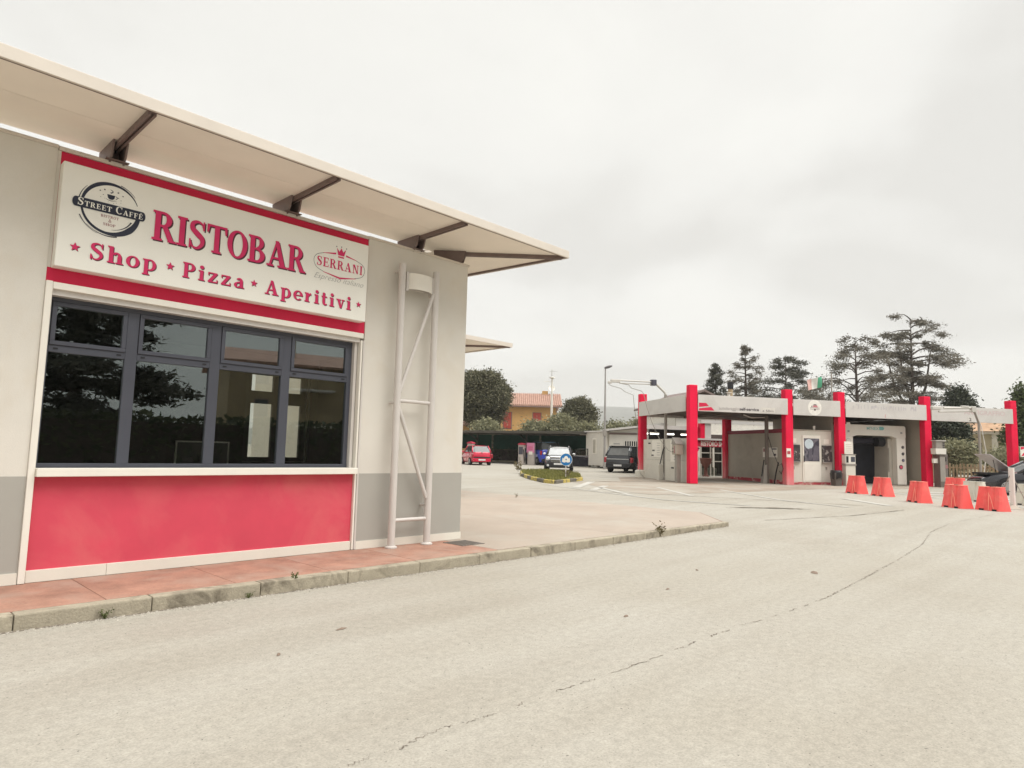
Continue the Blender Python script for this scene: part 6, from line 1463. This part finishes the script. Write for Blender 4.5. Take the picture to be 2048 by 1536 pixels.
def cedar(name, label, loc, h, m, tiers, seed, weep=0.0, group='cedars behind the car wash', lo=0.18, conic=1.0, spread=0.42, up=0.15, flat_top=False, needle=0.25, dens=1.0, stems=0):
    """branches at uneven heights leave the trunk and carry separate flat clumps of needles with gaps between them"""
    r = random.Random(seed); t = thing(name, label, 'tree', loc, 0, group)
    b = MB(); lb = MB()
    lean = (r.uniform(-0.02, 0.02) * h, r.uniform(-0.02, 0.02) * h)
    axes = [(Vector((0, 0, 0)), Vector((lean[0], lean[1], h * 0.985)), 1.0)]
    for k_ in range(stems):
        a = r.uniform(0, 6.283); z0 = h * r.uniform(0.28, 0.42); d = h * r.uniform(0.10, 0.17)
        axes.append((Vector((0, 0, z0)), Vector((math.cos(a) * d, math.sin(a) * d, h * r.uniform(0.80, 0.95))), 0.62))
    def clump(c, rad, n, side, dirv):
        for _ in range(n):
            x, y = r.gauss(0, rad * 0.55), r.gauss(0, rad * 0.42)
            dz = -abs(r.gauss(0, weep * 0.75)) if weep and r.random() < 0.6 else r.gauss(0.02, 0.08 + rad * 0.11) - 0.10 * (x * x + y * y) / (rad + 0.2)
            leaf(b, c + dirv * x + side * y + Vector((0, 0, dz)), needle * r.uniform(0.5, 1.35), r, asp=0.34)
    nbr = tiers * 4
    for ax0, ax1, sc_ in axes:
        zl, zh = (lo, 0.985) if sc_ == 1.0 else (0.55, 0.97)
        for i in range(int(nbr * (1 if sc_ == 1.0 else 0.35))):
            f = zl + (zh - zl) * ((i + r.uniform(-1.2, 1.2)) / max(1, int(nbr * (1 if sc_ == 1.0 else 0.35)))); f = min(max(f, zl), 0.985)
            if sc_ == 1.0: o = ax0.lerp(ax1, f / 0.985)
            else: o = ax0.lerp(ax1, (f - zl) / (zh - zl))
            if flat_top: rel = 0.38 + 0.66 * math.sin(math.pi * min(1, (f - lo) / (1 - lo) * 0.84 + 0.10))
            else: rel = (1 - (f - lo) / (1 - lo)) ** conic
            L_ = (h * spread * rel + 0.25) * sc_ * r.choice((0.45, 0.7, 0.85, 1.0, 1.12)) * r.uniform(0.85, 1.1)
            a = i * 2.39996 + r.uniform(-0.5, 0.5)
            dirv = Vector((math.cos(a), math.sin(a), 0)); side = Vector((-dirv.y, dirv.x, 0)); upb = up * r.uniform(0.2, 1.7)
            pts = []
            for s in range(6):
                q = s / 5; pts.append(o + dirv * (L_ * q) + Vector((0, 0, L_ * (upb * q * (1 - q) * 2.4 + upb * 0.25 * q - weep * q * q * 0.5))) + side * (L_ * 0.10 * r.uniform(-1, 1) * q) + Vector((0, 0, 0.03 * L_ * r.uniform(-1, 1) * q)))
            rr = 0.0065 * h * (0.35 + 0.65 * rel) * sc_
            lb.tube(pts, [rr, rr * 0.8, rr * 0.6, rr * 0.42, rr * 0.26, rr * 0.1], 5, cap=False)
            for _c in range(max(1, int(r.uniform(1.4, 3.0) * dens * (0.7 + 0.12 * L_)))):
                q = r.uniform(0.30, 1.0) ** 0.75; sgm = min(int(q * 5), 4); fr = min(q * 5 - sgm, 1)
                rad = r.uniform(0.10, 0.22) * L_ + 0.22
                clump(pts[sgm].lerp(pts[sgm + 1], fr) + side * r.gauss(0, 0.10 * L_), rad, int(60 + 130 * rad), side, dirv)
        for _ in range(30): leaf(b, ax1 + Vector((r.gauss(0, 0.10), r.gauss(0, 0.10), -abs(r.gauss(0, 0.05 * h)))), needle, r, asp=0.3)
    tk = MB().tube([(0, 0, -0.2), (lean[0] * 0.3 + 0.05, lean[1] * 0.3, h * 0.3), (lean[0] * 0.65 - 0.05, lean[1] * 0.65, h * 0.65), (lean[0], lean[1], h * 0.985)], [0.019 * h, 0.015 * h, 0.009 * h, 0.001 * h], 9)
    for ax0, ax1, sc_ in axes[1:]:
        mid = ax0.lerp(ax1, 0.4) + Vector((ax1.x, ax1.y, 0)) * 0.22
        tk.tube([tuple(ax0), tuple(mid), tuple(ax1)], [0.011 * h, 0.008 * h, 0.001 * h], 7)
    tk.build('trunk', m_bark, t, smooth=True)
    stuff(lb.build('limbs', m_bark, t)); stuff(b.build('crown', m, t)); return t
cedar('fir_tree', 'small dark fir behind the car wash, leftmost of the conifers', on_ground(69.4, 35.2), 11.3, m_cedar, 22, 3, conic=0.85, spread=0.24, up=0.02, dens=1.1)
cedar('cedar_tree', 'slim pointed cedar, second conifer from the left behind the roof', on_ground(66.8, 30.5), 12.9, m_cedar2, 15, 5, conic=0.7, spread=0.27, up=0.10, dens=0.8)
cedar('cedar_tree', 'dense broad cedar directly above the third front pillar', on_ground(74.9, 29.35), 12.3, m_cedar, 14, 8, conic=0.5, spread=0.47, up=0.16, dens=1.25)
cedar('cedar_tree', 'drooping cedar just right of the flag', on_ground(74.8, 22.1), 14.0, m_cedar2, 11, 12, weep=0.45, conic=0.5, spread=0.54, up=0.28, dens=1.1)
cedar('cedar_tree', 'tallest cedar with bare trunk and flat open top', on_ground(84.1, 19.2), 17.0, m_cedar2, 9, 29, weep=0.22, spread=0.265, up=0.20, flat_top=True, lo=0.34, dens=1.5, stems=3)
round_tree('cypress_tree', 'dark rounded cypress clump right of the tall cedar', on_ground(70.9, 12.5), 8, 1.55, 4.2, 4.3, m_cyp, 1300, 0.22, 6, 'cypresses')
round_tree('cypress_tree', 'pointed green cypress behind the rightmost pillar', on_ground(60.5, 6.6), 7, 1.35, 4.0, 3.6, m_cyp2, 700, 0.26, 9, 'cypresses', shape=0.5)
round_tree('holm_oak', 'large round holm oak left of the orange house', on_ground(51.0, 54.2), 10.4, 3.75, 3.9, 6.6, m_oak, 3200, 0.25, 14, 'round evergreens behind the carport')
round_tree('holm_oak', 'smaller round evergreen right of the orange house', on_ground(62.0, 49.0), 7.5, 2.35, 2.4, 5.0, m_oak, 1700, 0.24, 23, 'round evergreens behind the carport')
# olive and shrub row between carport and house
SH = [(47.2, 49.5, 1.9, 'pale shrub at the left end behind the carport'), (51.8, 46.8, 1.7, 'grey green shrub below the large holm oak'), (53.5, 44.6, 2.2, 'bright olive bush in front of the orange house'), (55.3, 42.6, 1.7, 'small olive bush right of the bright one'), (57.5, 40.5, 1.6, 'low olive bush below the smaller evergreen'), (58.0, 37.5, 1.9, 'olive bush left of the slim street lamp'), (58.8, 34.8, 1.8, 'olive bush right of the slim street lamp'), (60.5, 32.4, 1.6, 'olive bush just left of the rear pillar')]
for i, (x, y, rr, lab) in enumerate(SH):
    round_tree('olive_bush', lab, on_ground(x, y), 3, rr, rr * 0.9, 2.6 + 0.25 * (i % 3), m_olive, 340, 0.26, 50 + i, 'bushes behind the carport', cat='bush')
round_tree('olive_bush', 'spreading pale olive bush over the paling fence', on_ground(46.4, 8.6), 2, 1.45, 1.05, 1.55, m_olive, 420, 0.17, 70, 'bushes behind the paling fence', cat='bush')
round_tree('olive_bush', 'low olive bush behind the right end of the paling fence', on_ground(49.5, 6.0), 2, 1.9, 1.0, 1.3, m_olive, 380, 0.18, 71, 'bushes behind the paling fence', cat='bush')
round_tree('olive_bush', 'olive bush beyond the rightmost pillar', on_ground(52.0, 3.2), 2, 2.0, 1.2, 1.4, m_olive, 360, 0.2, 72, 'bushes behind the paling fence', cat='bush')
round_tree('dark_bush', 'tall dark evergreen bush filling the open bay', on_ground(50.2, 9.6), 4, 1.35, 1.8, 2.9, m_cyp, 700, 0.2, 73, 'bushes behind the paling fence', cat='bush')
def hedge(name, label, a, b_, h, w, m, n, s, seed, z0=0.0):
    r = random.Random(seed); a, b_ = Vector(a), Vector(b_); d = (b_ - a); L_ = d.length; d.normalize(); nn = Vector((-d.y, d.x)); ang = math.atan2(d.y, d.x)
    t = thing(name, label, 'hedge', on_ground(a.x, a.y), ang)
    b = MB()
    for i in range(n):
        x = r.uniform(0, L_); hh = h * (0.92 + 0.12 * noise.noise(Vector((x * 0.7, seed, 0)))); y = r.uniform(-w / 2, w / 2); z = z0 + (hh - z0) * r.random() ** 0.6
        leaf(b, Vector((x, y, z)), s * r.uniform(0.6, 1.4), r)
    stuff(b.build('foliage', m, t))
    MB().box(0, L_, -w * 0.3, w * 0.3, z0, h * 0.80).build('woody_core', m_bark, t)
    return t
hedge('hedge', 'dark clipped hedge under the green netting of the carport', (41.3, 44.5), (44.2, 33.6), 1.35, 0.8, m_hedge, 6000, 0.18, 80)
hedge('hedge', 'long trimmed hedge rising behind the carport roof', (44.2, 53.5), (50.5, 31.0), 3.05, 1.2, m_hedge, 11000, 0.26, 81, 1.2)
hedge('hedge', 'dense hedge closing the yard behind the snack shop', (47.5, 33.0), (58.5, 18.2), 3.6, 1.6, m_hedge, 9000, 0.3, 83)
# orange house
ho = thing('orange_house', 'orange house with red tiled roof and shuttered window between the evergreens', 'house', (61.0, 66.2, 0.8), math.atan2(-8.6, 8.3))
m_or = mat('orange_plaster', (0.53, 0.32, 0.125), 0.85, 0.08, 0.6)
m_tile = mat('roof_tile', (0.40, 0.245, 0.19), 0.85, 0.2, 2.5)
MB().box(-1.0, 11.2, 0.0, 7.0, 0, 6.9).build('wall', m_or, ho)
rf_ = MB().prism([(-0.7, 6.72), (3.5, 8.62), (7.7, 6.72), (7.7, 6.86), (3.5, 8.78), (-0.7, 6.86)], 'x', -1.6, 11.9).build('roof', m_tile, ho)
for k_ in range(48):
    x = -1.55 + k_ * 0.28
    MB().tube([(x + 0.14, -0.72, 6.90), (x + 0.14, 3.5, 8.83)], 0.085, 6).build('tile_row', m_tile, rf_)
MB().box(-1.6, 11.9, -0.74, -0.66, 6.62, 6.74).build('gutter', m_rib, rf_)
for x in (0.2, 4.0, 8.0):
    w_ = MB().box(x - 0.12, x + 1.12, -0.03, 0.0, 3.6, 5.95).build('window', m_rib, ho)
    for s in (0, 1):
        sh_ = MB().box(x + s * 0.51, x + 0.49 + s * 0.51, -0.08, -0.031, 3.7, 5.9).build('shutter', mat('red_shutter', (0.36, 0.055, 0.04), 0.7), w_)
MB().tube([(11.1, -0.2, 6.0), (11.1, -0.9, 6.7)], 0.06, 6).build('eave_strut', m_rib, ho)
MB().box(9.3, 10.1, 3.2, 4.0, 8.4, 9.2).build('chimney', m_or, ho)
dsh = MB().lathe([(0.02, 0.0), (0.3, 0.05), (0.46, 0.16), (0.44, 0.17), (0.1, 0.03)], 16, Matrix.Translation((10.6, 2.9, 9.5)) @ Matrix.Rotation(math.radians(65), 4, 'X')).build('satellite_dish', m_white, ho)
MB().tube([(10.6, 3.1, 8.6), (10.6, 3.1, 12.3)], 0.035, 6).tube([(10.2, 3.1, 12.0), (11.4, 3.1, 12.0)], 0.02, 5).build('antenna', m_post, ho)
lo_ = thing('low_annex', 'low red-tiled annex half hidden by the large holm oak', 'house', (50.2, 60.5, 0.75), math.atan2(-8.6, 8.3))
MB().box(-3, 4.2, 0, 4, 0, 3.6).build('wall', m_or, lo_)
ra_ = MB().prism([(-0.7, 3.5), (2, 5.2), (4.7, 3.5), (4.7, 3.64), (2, 5.36), (-0.7, 3.64)], 'x', -3.4, 4.6).build('roof', m_tile, lo_)
for k_ in range(28): MB().tube([(-3.3 + k_ * 0.28, -0.72, 3.66), (-3.3 + k_ * 0.28, 2.0, 5.4)], 0.08, 6).build('tile_row', m_tile, ra_)
MB().box(0.5, 1.6, -0.04, 0, 1.3, 2.5).build('window', m_rib, lo_)
# beige house at the right
hb = thing('beige_house', 'beige house with hipped tile roof behind the open bay', 'house', (66.0, 12.4, 0.6), math.atan2(-1.0, 0.12))
m_be = mat('beige_plaster', (0.60, 0.53, 0.37), 0.85, 0.06, 0.8)
MB().box(0, 9, 0, 8, 0, 3.2).build('wall', m_be, hb)
MB().box(-0.6, 9.6, -0.9, 8.6, 3.2, 3.42).build('eave', mat('eave_white', S(206, 200, 186), 0.7), hb)
rb_ = MB().frustum((-0.8, 9.8, -1.1, 8.8), (3.2, 5.8, 3.6, 4.0), 3.422, 5.4).build('roof', mat('pale_roof_tile', (0.42, 0.27, 0.17), 0.85, 0.15, 2), hb)
MB().box(2.9, 3.5, 1.0, 1.6, 4.0, 5.3).build('chimney', m_white, rb_)
MB().box(1.2, 2.0, 0.6, 1.3, 3.9, 4.7).build('vent_box', m_post, rb_)
for x in (1.2, 4.6, 7.2):
    w_ = MB().box(x, x + 1.0, -0.05, 0.0, 1.2, 2.5).build('window', m_rib, hb)
    MB().box(x + 0.08, x + 0.92, -0.06, -0.051, 1.28, 2.42).build('pane', m_cglass, w_)
MB().box(2.9, 3.3, -0.6, -0.2, 0, 3.2).build('pillar', mat('eave_white', S(206, 200, 186)), hb)
MB().box(-3.5, 11, -1.4, -1.2, 0, 1.25).build('garden_wall', m_be, hb)
# pale hall behind the shop
pl_ = thing('pale_hall', 'long pale hall seen under the car wash roof', 'building', cwpos(6.2, 14.0, 0.1), CWA)
MB().box(0, 14, 0, 6, 0, 3.9).build('wall', mat('hall_white', S(218, 214, 204), 0.7, 0.03, 0.4), pl_)
MB().box(-0.3, 14.3, -0.3, 6.3, 3.902, 4.0).build('roof', m_cwfascia, pl_)
for k_ in range(5): MB().box(k_ * 3.0 - 0.02, k_ * 3.0 + 0.02, -0.02, -0.0005, 0, 3.9).build('joint', m_cwgrey, pl_)
# chimney stack behind the corner
ch = thing('roof_house', 'small gabled roof with round flue just above the fascia corner', 'house', (52.5, 28.0, 0.5), CWA)
MB().box(-3.2, 3.2, 0, 6, 0, 5.2).build('wall', m_be, ch)
MB().prism([(-3.6, 5.0), (0, 6.5), (3.6, 5.0), (3.6, 5.15), (0, 6.68), (-3.6, 5.15)], 'y', -0.5, 6.3).build('roof', m_rib, ch)
MB().tube([(3.0, 0.4, 5.2), (3.0, 0.4, 6.9)], 0.2, 10).build('flue', mat('flue_beige', S(170, 150, 120), 0.7), ch)
MB().tube([(3.0, 0.4, 6.9), (3.0, 0.4, 7.5)], 0.26, 10).build('flue_cowl', m_black, ch)
# far hill
hv, hf = [], []; nx, ny = 60, 10
for i in range(nx + 1):
    for j in range(ny + 1):
        s = -2600 + 5200 * i / nx; dd = 1500 + 1500 * j / ny
        px, py = Vector((0.72, 0.70)) * dd, Vector((0.70, -0.72)) * s
        base = 158 * math.sin(math.pi * j / ny * 0.9) * (0.72 + 0.3 * math.exp(-((s - 250) / 700) ** 2)) * max(0, 1 - abs((s - 300) / 1500) ** 2.2)
        hv.append((px.x + py.x, px.y + py.y, 0.5 + base * (1 + 0.08 * noise.noise(Vector((s / 300, j * 0.4, 2))))))
for i in range(nx):
    for j in range(ny): hf.append((i * (ny + 1) + j, (i + 1) * (ny + 1) + j, (i + 1) * (ny + 1) + j + 1, i * (ny + 1) + j + 1))
m_hill = mat('wooded_hill', (0.10, 0.105, 0.085), 0.95, 0.2, 0.01)
struct(MB().add(hv, hf).build('hill', m_hill, smooth=True))

# ------------------------------------------------------------------ the other side of the road, seen mirrored in the cafe window
cedar('cedar_tree', 'big dark conifer across the road mirrored in the left window', (8.6, -24.0, 0), 15.5, m_cedar, 18, 33, group='trees across the road', conic=0.6, spread=0.36, up=0.05, lo=0.10, dens=1.6, needle=0.42, weep=0.2)
hedge('hedge', 'tall hedge across the road mirrored in the window', (-2, -19.5), (40, -13.0), 3.0, 1.4, m_hedge, 12000, 0.34, 90)
ap = thing('apartment_block', 'ochre apartment block with balconies across the road mirrored in the window', 'building', (22.0, -37.0, 0), math.radians(14))
m_och = mat('ochre_plaster', (0.33, 0.255, 0.155), 0.85, 0.06, 0.5)
MB().box(0, 26, -10, 0, 0, 8.2).build('wall', m_och, ap)
MB().prism([(0.8, 8.0), (-5, 9.7), (-10.8, 8.0), (-10.8, 8.2), (-5, 9.9), (0.8, 8.2)], 'x', -0.8, 26.8).build('roof', m_tile, ap)
for x in (5, 12, 19): MB().box(x, x + 0.7, -3.5, -2.8, 8.6, 11.0).build('chimney', m_och, ap)
for fl in range(3):
    for x in (2, 9.5, 14, 22):
        w_ = MB().box(x, x + 1.1, 0, 0.04, 1.0 + fl * 2.7, 2.5 + fl * 2.7).build('window', m_rib, ap)
        MB().box(x + 0.08, x + 1.02, 0.041, 0.05, 1.08 + fl * 2.7, 2.42 + fl * 2.7).build('pane', m_cglass, w_)
    if fl:
        for x in (4.6, 17):
            bc = MB().box(x, x + 3.6, 0.0, 1.4, 0.0 + fl * 3, 0.16 + fl * 3).build('balcony', m_cwfascia, ap)
            MB().box(x, x + 3.6, 1.32, 1.4, 0.16 + fl * 3, 1.1 + fl * 3).build('parapet', m_och, bc)

# ------------------------------------------------------------------ thin haze that pales the far hill
hm = bpy.data.materials.new('haze_air'); hm.use_nodes = True
hn, hl_ = hm.node_tree.nodes, hm.node_tree.links
hn.remove(hn['Principled BSDF'])
pv_ = hn.new('ShaderNodeVolumePrincipled'); pv_.inputs['Color'].default_value = (0.97, 0.96, 0.935, 1); pv_.inputs['Density'].default_value = 0.0004
hl_.new(pv_.outputs[0], hn['Material Output'].inputs['Volume'])
hz = MB().box(-4300, 4300, -4300, 4300, -1.5, 185).build('haze', hm)
stuff(hz); hz['label'] = 'thin pale haze softening the far hill'; hz['category'] = 'haze'
